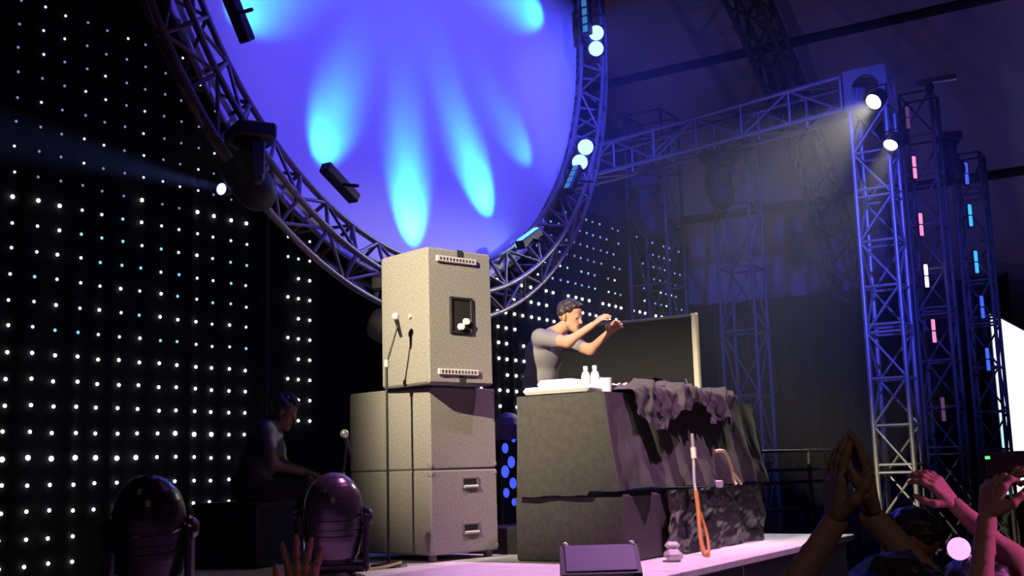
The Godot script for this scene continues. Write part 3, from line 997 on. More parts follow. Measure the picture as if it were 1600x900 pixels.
# ------------------------------------------------------------------ speaker stack, microphones, lamps on the deck
func build_stage_things() -> void:
	var carpet := mat("carpet_grey", Color.WHITE)
	var black := mat("fixture_black", Color.BLACK)
	# cabinet axes: local x along the face towards the booth, local z out of that face
	var corner := Vector3(6.734, STAGE, -4.937)
	var yaw := -deg_to_rad(11.4)
	var W := 0.68
	var D := 0.92
	for n in 2:
		var y := 0.05 + n * 0.602
		var s := thing("subwoofer", "grey carpeted subwoofer with two recessed handles, bottom of the stack" if n == 0 else "grey carpeted subwoofer in the middle of the speaker stack", "speaker", corner + Vector3(0, y, 0), yaw, "speaker stack")
		part("cabinet", cbox(Vector3(W, 0.598, D), 0.012), carpet, s, Vector3(W * 0.5, 0.299, -D * 0.5))
		for k in [Vector3(0, 0, 0), Vector3(W, 0, 0)]:
			for yy in [0.03, 0.568]:
				part("corner_cap", cbox(Vector3(0.05, 0.05, 0.05), 0.015), mat("corner_steel", lin(0.2, 0.19, 0.19), 0.6, 0.1), s, k + Vector3(0.02 if k.x == 0.0 else -0.02, yy, -0.02))
		if n == 0:
			for yy in [0.17, 0.50]:
				var hd := part("handle", frame_plate(0.17, 0.085, 0.018, 0.012), mat("handle_plate", lin(0.12, 0.11, 0.11), 0.5), s, Vector3(0.39, yy, 0.004))
				part("recess", cbox(Vector3(0.14, 0.055, 0.012), 0.004), mat("recess_black", lin(0.004, 0.004, 0.004), 0.9), hd, Vector3(0, 0, -0.004))
				part("grip", hose([Vector3(-0.07, -0.028, 0.008), Vector3(0.07, -0.028, 0.008)], 0.012, 8, false), mat("grip_steel", lin(0.5, 0.48, 0.47), 0.4, 0.2), hd)
			for fx in [0.06, W - 0.06]:
				for fz in [-0.06, -D + 0.06]:
					part("foot", lathe([Vector2(0.001, 0.0), Vector2(0.03, 0.0), Vector2(0.035, -0.05), Vector2(0.001, -0.05)], 14), mat("rubber_grey", lin(0.12, 0.1, 0.11), 0.7), s, Vector3(fx, 0.0, fz))
	# full-range cabinet on top, turned a little more and narrower towards its back
	var top := thing("loudspeaker", "grey carpeted full-range loudspeaker on top of the stack", "speaker", corner + Vector3(-0.15, 1.256, 0.11), -deg_to_rad(16.5), "speaker stack")
	var TW := 0.60
	var TH := 0.985
	var TD := 0.58
	part("cabinet", cbox(Vector3(TW, TH, TD), 0.014), carpet, top, Vector3(TW * 0.5, TH * 0.5, -TD * 0.5))
	for yy in [0.085, 0.905]:
		var rail := part("fly_track", cbox(Vector3(0.37, 0.045, 0.02), 0.005), mat("track_steel", lin(0.6, 0.56, 0.57), 0.45, 0.2), top, Vector3(0.26, yy, 0.012))
		for k in 11:
			part("slot", cbox(Vector3(0.014, 0.02, 0.004), 0.001), mat("recess_black", Color.BLACK), rail, Vector3(-0.15 + k * 0.03, 0, 0.0095))
		var y2 := 0.0 if yy < 0.5 else TH
		part("strap", cbox(Vector3(0.05, absf(y2 - yy), 0.006), 0.001), mat("strap_black", lin(0.015, 0.015, 0.015), 0.9), top, Vector3(0.30, (yy + y2) * 0.5, 0.004))
	var ip := part("input_panel", frame_plate(0.21, 0.27, 0.02, 0.02), mat("fixture_black", Color.BLACK), top, Vector3(0.30, 0.50, 0.006))
	part("recess", cbox(Vector3(0.18, 0.24, 0.008), 0.002), mat("recess_black", Color.BLACK), ip, Vector3(0, 0, -0.004))
	for k in [Vector3(-0.02, -0.085, 0.01), Vector3(0.03, -0.045, 0.01)]:
		part("connector", lathe([Vector2(0.001, 0.03), Vector2(0.022, 0.028), Vector2(0.026, 0.0), Vector2(0.001, 0.0)], 14), mat("plastic_white", Color.WHITE), ip, k, along(Vector3(0, 0, 1)))
	part("pole_knob", lathe([Vector2(0.001, 0.02), Vector2(0.016, 0.016), Vector2(0.018, 0.0), Vector2(0.001, 0.0)], 12), mat("grip_steel", Color.WHITE), top, Vector3(-0.002, 0.50, -0.20), along(Vector3(-1, 0, 0)))
	# microphone on a straight stand before the stack
	mic_stand("microphone on a thin stand before the tall speaker stack", Vector3(6.40, STAGE, -5.06), 1.40, Vector3(0.05, 1.71, 0.07))
	mic_stand("microphone on a short stand left of the subwoofers", Vector3(5.66, STAGE, -4.84), 0.62, Vector3(0.02, 0.87, 0.03))
	var cb := thing("cable", "short yellowish cable on the deck at the foot of the subwoofers", "cable", Vector3(6.1, STAGE + 0.012, -5.0))
	part("sheath", hose([Vector3(0.3, 0.02, 0.05), Vector3(0.1, 0, 0.02), Vector3(-0.2, 0, -0.05), Vector3(-0.6, 0, 0.1)], 0.010), mat("cable_yellow", lin(0.5, 0.42, 0.2), 0.6), cb)
	# moving heads along the front of the deck
	var gloss := mat("gloss_black", lin(0.025, 0.024, 0.028), 0.24)
	moving_head("dark moving head light at the lower left of the deck", Vector3(3.41, STAGE, -3.985), deg_to_rad(-52), 0.25, 1.0, 1.0, gloss, "moving heads on the deck")
	moving_head("moving head light with pink glints in front of the subwoofers", Vector3(4.59, STAGE, -3.985), deg_to_rad(-50), 0.2, 0.98, 1.0, gloss, "moving heads on the deck")
	# wedge monitor
	var wd := thing("floor_monitor", "purple-lit floor monitor wedge at the bottom edge", "speaker", Vector3(5.97, STAGE, -3.19), deg_to_rad(-58))
	wd.scale = Vector3(0.8, 0.72, 0.72)
	var st := fresh()
	var prof := [Vector2(-0.24, 0), Vector2(0.24, 0), Vector2(0.24, 0.07), Vector2(-0.10, 0.27), Vector2(-0.24, 0.22)]
	for k in 5:
		var p: Vector2 = prof[k]
		var q: Vector2 = prof[(k + 1) % 5]
		var mid := (p + q) * 0.5 - Vector2(0, 0.11)
		quad(st, Vector3(-0.28, p.y, p.x), Vector3(0.28, p.y, p.x), Vector3(0.28, q.y, q.x), Vector3(-0.28, q.y, q.x), Vector3(0, q.x - p.x, 0).cross(Vector3(1, 0, 0)) * 0.0 + Vector3(0, mid.y, mid.x))
	for s in [-1.0, 1.0]:
		for k in range(1, 4):
			tri(st, Vector3(s * 0.28, prof[0].y, prof[0].x), Vector3(s * 0.28, prof[k].y, prof[k].x), Vector3(s * 0.28, prof[k + 1].y, prof[k + 1].x), Vector3(s, 0, 0))
	part("cabinet", st.commit(), mat("wedge_paint", lin(0.05, 0.045, 0.06), 0.6), wd)
	var slope := Vector3(0, -0.2, 0.34).normalized()
	part("grille", cbox(Vector3(0.5, 0.34, 0.012), 0.004), mat("grille_dark", lin(0.10, 0.075, 0.14), 0.55), wd, Vector3(0, 0.172, 0.072) + Vector3(0, 0.34, 0.2).normalized() * 0.006, Basis(Vector3(1, 0, 0), -slope, Vector3(0, 0.34, 0.2).normalized()))
	for s in [-0.24, 0.24]:
		part("corner_cap", lathe([Vector2(0.001, 0.03), Vector2(0.02, 0.02), Vector2(0.024, 0.0), Vector2(0.001, 0.0)], 12), mat("plastic_white", Color.WHITE), wd, Vector3(s, 0.268, -0.10))
	# LED panel lamp glowing blue between the stack and the booth
	var lp := thing("led_panel_light", "blue glowing LED cluster lamp between speaker stack and booth", "stage light", Vector3(8.53, STAGE, -5.41), deg_to_rad(-58))
	part("base", cbox(Vector3(0.34, 0.04, 0.3), 0.01), black, lp, Vector3(0, 0.02, 0))
	part("column", cbox(Vector3(0.16, 0.86, 0.10), 0.02), black, lp, Vector3(0, 0.47, 0))
	part("dome", lathe([Vector2(0.001, 0.13), Vector2(0.06, 0.118), Vector2(0.1, 0.08), Vector2(0.12, 0.02), Vector2(0.12, -0.1), Vector2(0.001, -0.12)], 20), mat("violet_plastic", lin(0.10, 0.07, 0.13), 0.5), lp, Vector3(0.0, 1.0, 0))
	for q in [[-0.03, 0.82, 0.030], [0.045, 0.9, 0.022], [0.02, 0.70, 0.034], [-0.035, 0.62, 0.036], [0.03, 0.52, 0.032], [-0.03, 0.44, 0.028], [0.035, 0.36, 0.022]]:
		part("led_cell", unit_lens, glow("led_cell_blue", lin(0.05, 0.08, 1.0), 1.4), lp, Vector3(q[0], q[1], 0.05), Basis().scaled(Vector3(q[2], q[2] * 1.5, 0.012)))
	# road case left in the dark
	var rc := thing("road_case", "dark road case with steel edges, a seat for the stagehand", "case", Vector3(6.22, STAGE, -6.24), 0.3)
	part("body", cbox(Vector3(0.6, 0.46, 0.5), 0.012), mat("case_black", lin(0.012, 0.012, 0.014), 0.6), rc, Vector3(0, 0.23, 0))
	for y in [0.02, 0.44]:
		for s in [-1.0, 1.0]:
			part("edge_strip", cbox(Vector3(0.61, 0.03, 0.03), 0.004), mat("steel_dark", Color.BLACK), rc, Vector3(0, y, s * 0.245))

func frame_plate(w: float, h: float, rim: float, depth: float) -> ArrayMesh:
	var st := fresh()
	add_cbox(st, Vector3(0, h * 0.5 - rim * 0.5, 0), Vector3(w, rim, depth), 0.003)
	add_cbox(st, Vector3(0, -h * 0.5 + rim * 0.5, 0), Vector3(w, rim, depth), 0.003)
	add_cbox(st, Vector3(-w * 0.5 + rim * 0.5, 0, 0), Vector3(rim, h - rim, depth), 0.003)
	add_cbox(st, Vector3(w * 0.5 - rim * 0.5, 0, 0), Vector3(rim, h - rim, depth), 0.003)
	return st.commit()

func mic_stand(label: String, at: Vector3, h: float, mic: Vector3) -> void:
	var t := thing("microphone_stand", label, "microphone", at, 0.0, "microphones by the stack")
	var steel := mat("stand_black", lin(0.03, 0.03, 0.032), 0.4, 0.3)
	part("base", lathe([Vector2(0.001, 0.03), Vector2(0.03, 0.03), Vector2(0.12, 0.018), Vector2(0.13, 0.0), Vector2(0.001, 0.0)], 24), steel, t)
	rod("pole", Vector3(0, 0.02, 0), Vector3(0, h, 0), 0.009, steel, t)
	part("clutch", lathe([Vector2(0.001, 0.03), Vector2(0.018, 0.025), Vector2(0.018, -0.025), Vector2(0.001, -0.03)], 12), mat("grip_steel", Color.WHITE), t, Vector3(0, h, 0))
	rod("boom", Vector3(0, h, 0), mic - Vector3(0, 0.03, 0), 0.007, steel, t)
	var m := part("microphone", lathe([Vector2(0.001, -0.16), Vector2(0.011, -0.16), Vector2(0.017, -0.02), Vector2(0.001, -0.01)], 14), steel, t, mic + Vector3(-0.03, 0.02, 0.0), along(Vector3(-0.5, 0.85, 0.1)))
	var ball := SphereMesh.new()
	ball.radius = 0.027
	ball.height = 0.056
	part("grille", ball, mat("mic_mesh", lin(0.75, 0.74, 0.72), 0.35, 0.4), m)

# ------------------------------------------------------------------ the DJ booth
func build_booth() -> void:
	var cloth := mat("black_cloth", Color.WHITE)
	var black := mat("fixture_black", Color.BLACK)
	# low platform wrapped in cloth and plastic
	var pf := thing("platform", "low black platform wrapped in cloth and plastic under the table", "platform", Vector3(7.0, STAGE, -4.40))
	part("body", cbox(Vector3(2.45, 0.45, 0.86), 0.015), cloth, pf, Vector3(1.225, 0.226, 0.43))
	var nz := FastNoiseLite.new()
	nz.seed = 5
	nz.frequency = 1.0
	part("plastic_wrap", sheet(func(u: float, v: float) -> Vector3:
		var p := Vector3(lerpf(0.55, 2.47, u), lerpf(0.005, 0.462, v), 0.875)
		var w := nz.get_noise_2d(p.x * 2.6, p.y * 3.4) + 0.5 * absf(nz.get_noise_2d(p.x * 6.0 + p.y * 5.0, p.y * 4.0 + 9.0))
		return p + Vector3(0, 0, 0.03 + 0.06 * w), 90, 26), mat("plastic_sheet", Color.BLACK), pf)
	# table under a floor-length black cloth
	var tb := thing("table", "long folding table standing on the black platform", "table", Vector3(6.98, STAGE + 0.455, -4.34))
	part("table_top", cbox(Vector3(2.76, 0.035, 0.68), 0.008), mat("table_wood", lin(0.12, 0.08, 0.05), 0.6), tb, Vector3(1.38, 0.665, 0.34))
	for x in [0.12, 2.6]:
		for z in [0.07, 0.61]:
			rod("leg", Vector3(x * 0.9 + 0.05, 0.0, z), Vector3(x * 0.9 + 0.05, 0.66, z), 0.018, mat("steel_dark", Color.BLACK), tb)
	var tc := thing("tablecloth", "black tablecloth draped down over the booth table", "tablecloth", Vector3(6.98, STAGE + 0.455, -4.34))
	var n2 := FastNoiseLite.new()
	n2.seed = 12
	n2.frequency = 1.0
	var L1 := 0.70
	var L2 := 2.78
	part("drape", sheet(func(u: float, v: float) -> Vector3:
		var s := u * (L1 + L2)
		var fall := v * 0.665
		var flare := 0.13 * pow(v, 1.3)
		var w := (0.030 * sin(s * 15.0 + 1.5 * sin(s * 4.0)) + 0.05 * n2.get_noise_2d(s * 3.0, v * 1.2)) * v
		if s < L1:
			w *= 0.35
		var hem := 0.03 * n2.get_noise_1d(s * 2.0 + 40.0) * v + (0.03 * v if s < L1 * 0.7 else 0.0)
		var y := 0.69 - fall - hem
		var rnd := clampf((s - L1) / 0.05, -1.0, 1.0)
		if s < L1:
			return Vector3(-0.012 - flare * 0.3 - w, y, s + flare * 0.85 * clampf(s / L1, 0, 1))
		return Vector3(s - L1 - 0.012 - flare * 0.3 * (1.0 - clampf((s - L1) / 0.4, 0, 1)), y, L1 + flare * clampf((s - L1) / 0.3 * 0.15 + 0.85, 0.85, 1.0) + w * clampf((s - L1) / 0.1, 0.0, 1.0) + rnd * 0.0), 200, 22), cloth, tc)
	part("top", sheet(func(u: float, v: float) -> Vector3:
		return Vector3(-0.012 + u * 2.79, 0.69 + 0.004 * n2.get_noise_2d(u * 20.0, v * 6.0), v * 0.70), 40, 10), cloth, tc)
	# rumpled black cover thrown over the front edge
	var cv := thing("rumpled_cover", "rumpled black cloth cover bunched over the front table edge", "cloth", Vector3(7.15, STAGE + 1.155, -3.64))
	var n3 := FastNoiseLite.new()
	n3.seed = 33
	n3.frequency = 1.0
	n3.fractal_octaves = 3
	part("cloth", sheet(func(u: float, v: float) -> Vector3:
		var x := 0.12 + u * 2.05
		var hang := 0.22 + 0.10 * sin(u * 11.0) + 0.10 * n3.get_noise_1d(x * 4.0) - 0.10 * u
		var s := lerpf(-0.30, hang, v)
		var crease := absf(n3.get_noise_2d(x * 4.5 + s * 2.0, s * 1.6 + 3.0))
		var fine := absf(n3.get_noise_2d(x * 11.0 - s * 5.0, s * 3.0 + 8.0))
		var bump := 0.015 + 0.11 * crease + 0.035 * fine
		var fade := clampf(minf(u, 1.0 - u) * 8.0, 0.2, 1.0)
		var sway := 0.07 * n3.get_noise_2d(x * 2.2, s * 4.0)
		if s < 0.0:
			return Vector3(x + sway, 0.008 + bump * fade * clampf((s + 0.31) * 6.0, 0.0, 1.0), s)
		return Vector3(x + sway, 0.008 + bump * fade * maxf(0.0, 1.0 - s * 7.0) - maxf(0.0, s - 0.03), minf(s, 0.05) * 0.6 + 0.035 + s * 0.12 + bump * fade * 0.8), 150, 44), cloth, cv)
	# players, mixer
	var z := -4.05
	var ty := STAGE + 1.152
	for k in 2:
		var cd := thing("media_player", "dark media player at the %s end of the booth table" % ("near" if k == 0 else "far"), "player", Vector3(7.62 + k * 1.05, ty, z - 0.05), 0.0, "media players on the table")
		part("body", cbox(Vector3(0.30, 0.09, 0.36), 0.01), mat("gear_dark", lin(0.05, 0.045, 0.05), 0.4), cd, Vector3(0, 0.05, 0))
		part("jog_wheel", lathe([Vector2(0.001, 0.025), Vector2(0.09, 0.024), Vector2(0.10, 0.015), Vector2(0.102, 0.0), Vector2(0.001, 0.0)], 28), mat("gear_silver", lin(0.6, 0.45, 0.5), 0.3, 0.4), cd, Vector3(0, 0.095, -0.04))
		part("display", cbox(Vector3(0.16, 0.05, 0.02), 0.004), mat("display_grey", lin(0.25, 0.2, 0.24), 0.15), cd, Vector3(0, 0.115, 0.13))
		for b in 2:
			part("button", lathe([Vector2(0.001, 0.012), Vector2(0.018, 0.012), Vector2(0.02, 0.0), Vector2(0.001, 0.0)], 12), mat("plastic_white", Color.WHITE), cd, Vector3(-0.11, 0.095, -0.11 - b * 0.045))
		for f in [Vector3(-0.12, 0, -0.14), Vector3(0.12, 0, -0.14), Vector3(-0.12, 0, 0.14), Vector3(0.12, 0, 0.14)]:
			part("foot", cbox(Vector3(0.03, 0.012, 0.03), 0.002), black, cd, f)
	var mx := thing("mixer", "dark DJ mixer between the two media players", "mixer", Vector3(8.15, ty, z - 0.05))
	part("body", cbox(Vector3(0.32, 0.10, 0.38), 0.01), mat("gear_dark", Color.WHITE), mx, Vector3(0, 0.055, 0))
	for i in 4:
		for j in 4:
			part("knob", lathe([Vector2(0.001, 0.022), Vector2(0.008, 0.022), Vector2(0.011, 0.0), Vector2(0.001, 0.0)], 10), mat("gear_silver", Color.WHITE), mx, Vector3(-0.11 + i * 0.073, 0.105, 0.15 - j * 0.055))
		part("fader", cbox(Vector3(0.018, 0.02, 0.012), 0.003), mat("plastic_white", Color.WHITE), mx, Vector3(-0.11 + i * 0.073, 0.112, -0.09))
	var hp := thing("headphones", "dark headphones with pinkish ear cups on the booth table", "headphones", Vector3(8.98, ty + 0.0, z + 0.12), 0.7)
	part("band", hose([Vector3(-0.08, 0.05, 0), Vector3(-0.085, 0.13, 0.0), Vector3(0, 0.19, 0), Vector3(0.085, 0.13, 0.0), Vector3(0.08, 0.05, 0)], 0.012), black, hp)
	for s in [-1.0, 1.0]:
		part("ear_cup", lathe([Vector2(0.001, 0.02), Vector2(0.035, 0.018), Vector2(0.043, 0.0), Vector2(0.036, -0.02), Vector2(0.001, -0.02)], 18), mat("cup_pink", lin(0.5, 0.28, 0.28), 0.4), hp, Vector3(s * 0.08, 0.05, 0), along(Vector3(s, 0, 0)))
	# towel, tray, bottles and cups at the near end
	var white := mat("plastic_white", Color.WHITE)
	var towel := mat("towel_white", lin(0.82, 0.82, 0.80), 0.95)
	var tw := thing("towel", "folded white towel along the left end of the table", "towel", Vector3(7.12, ty, -4.05))
	part("lower_fold", sheet_cushion(Vector3(0.24, 0.05, 0.54)), towel, tw, Vector3(0, 0.03, 0))
	part("upper_fold", sheet_cushion(Vector3(0.2, 0.06, 0.30)), towel, tw, Vector3(0.01, 0.075, -0.02))
	for k in 2:
		var bt := thing("water_bottle", "white capped water bottle, %s of the pair on the table" % ("left" if k == 0 else "right"), "bottle", Vector3(7.36, ty, -3.99 + k * 0.075), 0.0, "water bottles on the table")
		part("body", lathe([Vector2(0.001, 0.0), Vector2(0.03, 0.0), Vector2(0.033, 0.01), Vector2(0.033, 0.06), Vector2(0.031, 0.07), Vector2(0.033, 0.08), Vector2(0.033, 0.13), Vector2(0.026, 0.16), Vector2(0.014, 0.175), Vector2(0.014, 0.185), Vector2(0.001, 0.185)], 20), white, bt)
		part("cap", lathe([Vector2(0.001, 0.212), Vector2(0.016, 0.211), Vector2(0.0175, 0.185), Vector2(0.001, 0.185)], 16), white, bt)
	var cup := lathe([Vector2(0.001, 0.004), Vector2(0.028, 0.004), Vector2(0.036, 0.10), Vector2(0.039, 0.10), Vector2(0.031, 0.0), Vector2(0.001, 0.0)], 20)
	for q in [[7.30, -3.83, "white cup right of the water bottles at the table corner"], [7.34, -4.13, "white cup left of the water bottles behind the towel"], [7.22, -3.75, "white cup closest to the table corner"]]:
		var cp := thing("cup", q[2], "cup", Vector3(q[0], ty, q[1]), 0.0, "cups on the table")
		part("body", cup, white, cp)
		part("rim", hose(range(25).map(func(k: int) -> Vector3: return Vector3(cos(k * TAU / 24) * 0.038, 0.1, sin(k * TAU / 24) * 0.038)), 0.0025, 6, false), white, cp)
	# black flat with a pale edge post at the far end
	var fl := thing("masking_flat", "tall black flat with a pale edge post behind the booth", "panel", Vector3(9.86, STAGE, -4.2))
	part("board", cbox(Vector3(0.04, 1.99, 1.5), 0.005), mat("board_black", lin(0.008, 0.008, 0.010), 0.9), fl, Vector3(0, 1.0, -0.76))
	part("top_rail", cbox(Vector3(0.05, 0.03, 1.5), 0.006), mat("rail_grey", lin(0.08, 0.075, 0.08), 0.6), fl, Vector3(0, 2.0, -0.76))
	part("edge_post", cbox(Vector3(0.06, 2.02, 0.055), 0.01), mat("post_pale", lin(0.62, 0.55, 0.42), 0.6), fl, Vector3(0, 1.01, 0.02))
	part("foot_brace", cbox(Vector3(0.4, 0.04, 0.06), 0.01), mat("steel_dark", Color.BLACK), fl, Vector3(0.15, 0.02, -0.7))
	# riser for the performer
	var rs := thing("riser", "low black riser on which the performer stands behind the table", "platform", Vector3(8.1, STAGE, -4.84))
	part("box", cbox(Vector3(1.1, 0.2, 0.7), 0.01), mat("board_black", Color.BLACK), rs, Vector3(0, 0.1, 0))
	# cables down the front
	var pale := mat("cable_pale", lin(0.6, 0.58, 0.55), 0.5)
	var cb := thing("cable", "pale and orange cable hanging down the middle of the booth front", "cable", Vector3(7.86, STAGE, -3.42))
	part("upper_run", hose([Vector3(0.05, 0.86, 0.0), Vector3(0.055, 0.72, 0.0), Vector3(0.0, 0.52, 0.02), Vector3(-0.05, 0.44, 0.05)], 0.012), mat("cable_grey", lin(0.30, 0.29, 0.30), 0.5), cb)
	part("plug", hose([Vector3(0.055, 0.76, 0.0), Vector3(0.052, 0.68, 0.005)], 0.021, 10, false), pale, cb)
	part("orange_run", hose([Vector3(-0.05, 0.45, 0.05), Vector3(-0.05, 0.32, 0.06), Vector3(-0.08, 0.12, 0.08), Vector3(-0.12, 0.015, 0.12), Vector3(-0.25, 0.012, 0.2)], 0.017), mat("cable_orange", lin(0.62, 0.22, 0.09), 0.5), cb)
	part("orange_loop", hose([Vector3(-0.05, 0.30, 0.07), Vector3(-0.02, 0.16, 0.10), Vector3(-0.06, 0.05, 0.13), Vector3(-0.13, 0.012, 0.15)], 0.012), mat("cable_orange", Color.WHITE), cb)
	cb = thing("cable", "yellow cable curling down the right half of the booth front", "cable", Vector3(8.45, STAGE, -3.44))
	part("sheath", hose([Vector3(-0.04, 0.73, -0.02), Vector3(0.10, 0.73, 0.0), Vector3(0.22, 0.64, 0.0), Vector3(0.27, 0.52, 0.0), Vector3(0.27, 0.47, 0.02)], 0.014), mat("cable_straw", lin(0.62, 0.52, 0.25), 0.5), cb)
	part("tail", hose([Vector3(0.27, 0.56, 0.0), Vector3(0.36, 0.50, 0.01), Vector3(0.38, 0.47, 0.02)], 0.012), mat("cable_straw", Color.WHITE), cb)
	cb = thing("cable_box", "small pale power box on the platform below the yellow cable", "power box", Vector3(8.56, STAGE + 0.452, -3.50), 0.3)
	part("body", cbox(Vector3(0.16, 0.06, 0.06), 0.012), pale, cb, Vector3(0, 0.03, 0))
	part("socket", lathe([Vector2(0.001, 0.012), Vector2(0.018, 0.012), Vector2(0.02, 0.0), Vector2(0.001, 0.0)], 12), black, cb, Vector3(0.03, 0.058, 0))
	cb = thing("cable_box", "pale cable connector lump on the white deck before the platform", "power box", Vector3(7.28, STAGE, -3.33), 0.5)
	part("body", cbox(Vector3(0.22, 0.08, 0.12), 0.03), pale, cb, Vector3(0, 0.04, 0))
	part("lid", cbox(Vector3(0.10, 0.05, 0.10), 0.02), pale, cb, Vector3(0.04, 0.1, 0))

func sheet_cushion(s: Vector3) -> ArrayMesh:
	return cbox(s, minf(s.y * 0.45, 0.03))

# ------------------------------------------------------------------ people
func build_people() -> void:
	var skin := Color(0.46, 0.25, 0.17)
	# the performer, leaning forward with both arms stretched over the table
	person("DJ in a grey t-shirt leaning over the booth with arms stretched out", Vector3(8.05, STAGE + 0.2, -4.80), 0.0, {
		"skin": skin, "shirt": Color(0.17, 0.165, 0.185), "trousers": Color(0.02, 0.02, 0.03), "hair": Color(0.035, 0.025, 0.022), "locks": 260,
		"pelvis": Vector3(0, 0.98, -0.03), "chest": Vector3(0, 1.34, 0.06), "neck": Vector3(0, 1.52, 0.17), "head": Vector3(0, 1.635, 0.315), "look": Vector3(0, -0.22, 1),
		"cell": 0.012, "head_cell": 0.006,
		"arms": [
			[Vector3(-0.17, 1.47, 0.13), Vector3(-0.21, 1.41, 0.40), Vector3(-0.16, 1.53, 0.60), Vector3(0.1, 0.55, 0.8), Vector3(0.6, -0.6, 0.4), 1.0, 0.45, 0.15],
			[Vector3(0.17, 1.47, 0.13), Vector3(0.20, 1.38, 0.38), Vector3(0.10, 1.49, 0.60), Vector3(-0.1, 0.6, 0.8), Vector3(-0.6, -0.6, 0.3), -1.0, 0.4, 0.15],
		]})
	# stagehand sitting in the dark at the left
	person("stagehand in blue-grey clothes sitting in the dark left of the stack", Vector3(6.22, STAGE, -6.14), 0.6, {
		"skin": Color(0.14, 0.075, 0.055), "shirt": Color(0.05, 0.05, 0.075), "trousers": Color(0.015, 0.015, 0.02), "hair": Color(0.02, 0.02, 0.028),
		"pelvis": Vector3(0, 0.58, -0.05), "chest": Vector3(0, 0.86, 0.06), "neck": Vector3(0, 1.02, 0.12), "head": Vector3(0, 1.10, 0.2), "look": Vector3(0, -0.5, 1),
		"knees": [Vector3(-0.13, 0.54, 0.40), Vector3(0.13, 0.54, 0.40)], "ankles": [Vector3(-0.13, 0.09, 0.42), Vector3(0.13, 0.09, 0.42)], "cell": 0.018, "hand_cell": 0.006,
		"arms": [
			[Vector3(-0.18, 0.97, 0.09), Vector3(-0.23, 0.72, 0.15), Vector3(-0.10, 0.66, 0.36), Vector3(0.2, -0.3, 0.9), Vector3(0, -1, 0), 1.0, 0.4, 0.1],
			[Vector3(0.18, 0.97, 0.09), Vector3(0.23, 0.72, 0.15), Vector3(0.10, 0.66, 0.36), Vector3(-0.2, -0.3, 0.9), Vector3(0, -1, 0), -1.0, 0.4, 0.1],
		]})
	# audience; they look towards the booth
	var turn := func(p: Vector3) -> float: return atan2(8.0 - p.x, -4.5 - p.z)
	var dark := Color(0.02, 0.02, 0.025)
	var p := Vector3(2.17, -0.02, -0.55)
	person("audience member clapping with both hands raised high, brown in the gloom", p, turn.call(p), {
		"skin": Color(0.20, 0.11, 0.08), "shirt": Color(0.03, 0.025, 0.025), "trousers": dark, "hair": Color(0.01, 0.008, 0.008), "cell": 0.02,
		"pelvis": Vector3(0, 0.93, 0), "chest": Vector3(0, 1.22, 0.02), "neck": Vector3(0, 1.40, 0.0), "head": Vector3(0, 1.545, 0.03),
		"arms": [
			[Vector3(-0.19, 1.38, 0.0), Vector3(-0.21, 1.52, 0.20), Vector3(-0.035, 1.745, 0.22), Vector3(0.12, 1.0, 0.05), Vector3(1, -0.1, 0.1), 1.0, 0.12, 0.06],
			[Vector3(0.19, 1.38, 0.0), Vector3(0.23, 1.50, 0.20), Vector3(0.045, 1.735, 0.22), Vector3(-0.12, 1.0, 0.05), Vector3(-1, -0.1, 0.1), -1.0, 0.12, 0.06],
		]}, "audience")
	p = Vector3(1.93, -0.03, -2.03)
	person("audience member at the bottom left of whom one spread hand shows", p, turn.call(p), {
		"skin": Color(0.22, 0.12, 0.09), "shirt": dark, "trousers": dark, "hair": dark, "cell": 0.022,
		"pelvis": Vector3(0, 0.80, 0), "chest": Vector3(0, 1.08, 0.02), "neck": Vector3(0, 1.25, 0.0), "head": Vector3(0, 1.39, 0.03),
		"arms": [
			[Vector3(-0.18, 1.22, 0.0), Vector3(-0.20, 1.32, 0.22), Vector3(-0.12, 1.55, 0.24), Vector3(0.05, 1.0, 0.1), Vector3(0.2, 0, 1), 1.0, 0.12, 0.22],
			[Vector3(0.18, 1.22, 0.0), Vector3(0.22, 1.0, 0.08), Vector3(0.18, 0.85, 0.26), Vector3(0, -0.2, 1), Vector3(-1, 0, 0), -1.0, 0.4, 0.1],
		]}, "audience")
	p = Vector3(4.62, -0.06, -1.09)
	person("audience member with reddish lit face in the middle of the front crowd", p, turn.call(p) + 0.9, {
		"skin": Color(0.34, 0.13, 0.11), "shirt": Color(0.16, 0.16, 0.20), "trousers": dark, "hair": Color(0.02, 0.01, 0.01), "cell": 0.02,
		"pelvis": Vector3(0, 0.93, 0), "chest": Vector3(0, 1.22, 0.02), "neck": Vector3(0, 1.42, 0.0), "head": Vector3(0, 1.57, 0.03),
		"arms": [
			[Vector3(-0.19, 1.37, 0.0), Vector3(-0.23, 1.12, 0.02), Vector3(-0.2, 0.9, 0.16), Vector3(0, -0.4, 1), Vector3(1, 0, 0), 1.0, 0.4, 0.1],
			[Vector3(0.19, 1.37, 0.0), Vector3(0.23, 1.12, 0.02), Vector3(0.2, 0.9, 0.16), Vector3(0, -0.4, 1), Vector3(-1, 0, 0), -1.0, 0.4, 0.1],
		]}, "audience")
	p = Vector3(3.20, -0.10, -0.36)
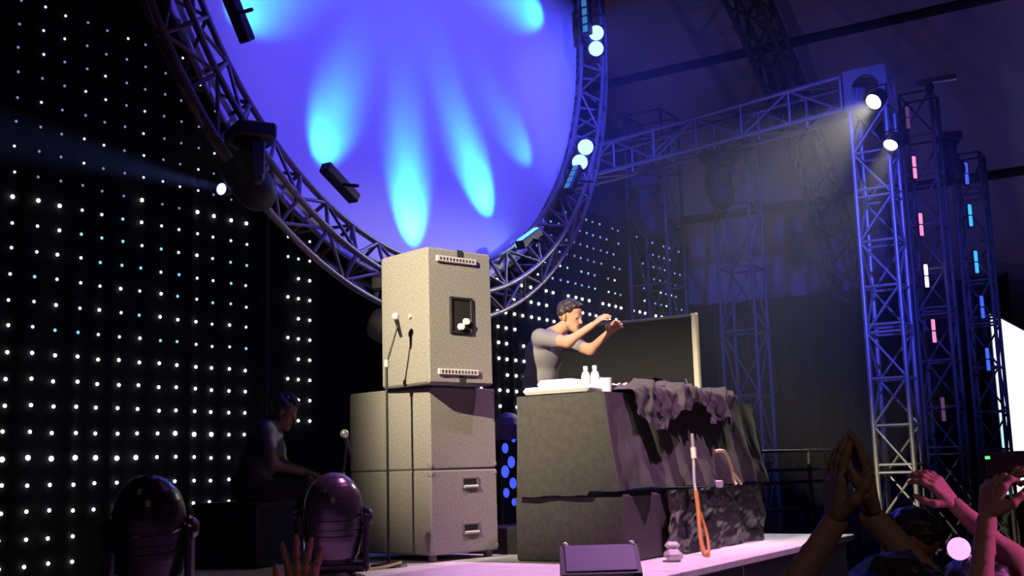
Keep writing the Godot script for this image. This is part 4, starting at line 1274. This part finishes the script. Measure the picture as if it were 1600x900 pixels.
	person("audience member at far right holding up a phone, hands lit pink", p, turn.call(p), {
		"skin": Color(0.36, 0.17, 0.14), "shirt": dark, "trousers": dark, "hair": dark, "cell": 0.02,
		"pelvis": Vector3(0, 0.88, 0), "chest": Vector3(0, 1.16, 0.02), "neck": Vector3(0, 1.34, 0.0), "head": Vector3(0, 1.48, 0.03),
		"arms": [
			[Vector3(-0.18, 1.32, 0.0), Vector3(-0.20, 1.50, 0.16), Vector3(-0.09, 1.80, 0.24), Vector3(0.35, 0.8, 0.1), Vector3(0.9, 0.0, 0.3), 1.0, 0.75, 0.05],
			[Vector3(0.18, 1.32, 0.0), Vector3(0.22, 1.48, 0.16), Vector3(0.11, 1.78, 0.24), Vector3(-0.35, 0.8, 0.1), Vector3(-0.9, 0.0, 0.3), -1.0, 0.75, 0.05],
		]}, "audience")
	var yaw: float = turn.call(p)
	var ph := thing("phone", "dark phone with a green light held up at far right", "phone", p + Vector3(0, 1.915, 0) + Basis(Vector3.UP, yaw) * Vector3(0.01, 0, 0.285), yaw)
	part("case", cbox(Vector3(0.145, 0.072, 0.010), 0.004), mat("plastic_black", Color.BLACK), ph)
	part("indicator", cbox(Vector3(0.014, 0.008, 0.003), 0.001), glow("led_green", lin(0.1, 1.0, 0.25), 1.6), ph, Vector3(0.06, 0.02, -0.006))
	p = Vector3(3.78, -0.04, -0.72)
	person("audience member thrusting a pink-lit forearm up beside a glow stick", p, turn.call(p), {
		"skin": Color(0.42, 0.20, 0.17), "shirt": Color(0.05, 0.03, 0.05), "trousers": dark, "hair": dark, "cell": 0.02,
		"pelvis": Vector3(0, 0.84, 0), "chest": Vector3(0, 1.12, 0.02), "neck": Vector3(0, 1.30, 0.0), "head": Vector3(0, 1.44, 0.03),
		"arms": [
			[Vector3(-0.18, 1.28, 0.0), Vector3(-0.15, 1.56, 0.06), Vector3(0.035, 1.735, 0.05), Vector3(0.6, 0.75, 0.1), Vector3(0.5, -0.3, 0.8), 1.0, 0.5, 0.1],
			[Vector3(0.18, 1.28, 0.0), Vector3(0.20, 1.05, 0.1), Vector3(0.1, 1.2, 0.28), Vector3(-0.2, 0.5, 0.6), Vector3(-1, 0, 0), -1.0, 0.8, 0.1],
		]}, "audience")
	var gs := thing("glow_stick", "glowing pink ball-tipped stick among the hands at lower right", "glow stick", Vector3(3.66, 1.57, -0.75))
	var ball := SphereMesh.new()
	ball.radius = 0.033
	ball.height = 0.066
	part("glow_ball", ball, glow("glow_pink", lin(1.0, 0.35, 1.0), 1.6), gs)
	rod("stick", Vector3(0.02, -0.02, 0.02), Vector3(0.13, -0.16, 0.10), 0.008, mat("plastic_white", Color.WHITE), gs)

# ------------------------------------------------------------------ smoke in the light of the tower
func build_haze() -> void:
	var f := FogVolume.new()
	f.name = "stage_haze"
	f.shape = RenderingServer.FOG_VOLUME_SHAPE_ELLIPSOID
	f.size = Vector3(6.0, 6.2, 5.6)
	f.position = Vector3(12.4, 4.3, -4.7)
	var m := FogMaterial.new()
	m.density = 0.02
	m.albedo = Color(1, 1, 1)
	f.material = m
	f.set_meta("kind", "stuff")
	f.set_meta("label", "thin smoke drifting in the white spotlight beams")
	f.set_meta("category", "smoke")
	add_child(f)
	var g := FogVolume.new()
	g.name = "smoke_wisp"
	g.shape = RenderingServer.FOG_VOLUME_SHAPE_ELLIPSOID
	g.size = Vector3(3.0, 0.7, 1.3)
	g.position = Vector3(4.35, 3.76, -5.67)
	var gm := FogMaterial.new()
	gm.density = 0.008
	gm.albedo = Color(1, 1, 1)
	g.material = gm
	g.set_meta("kind", "stuff")
	g.set_meta("label", "wisp of smoke in the thin blue beam at left")
	g.set_meta("category", "smoke")
	add_child(g)
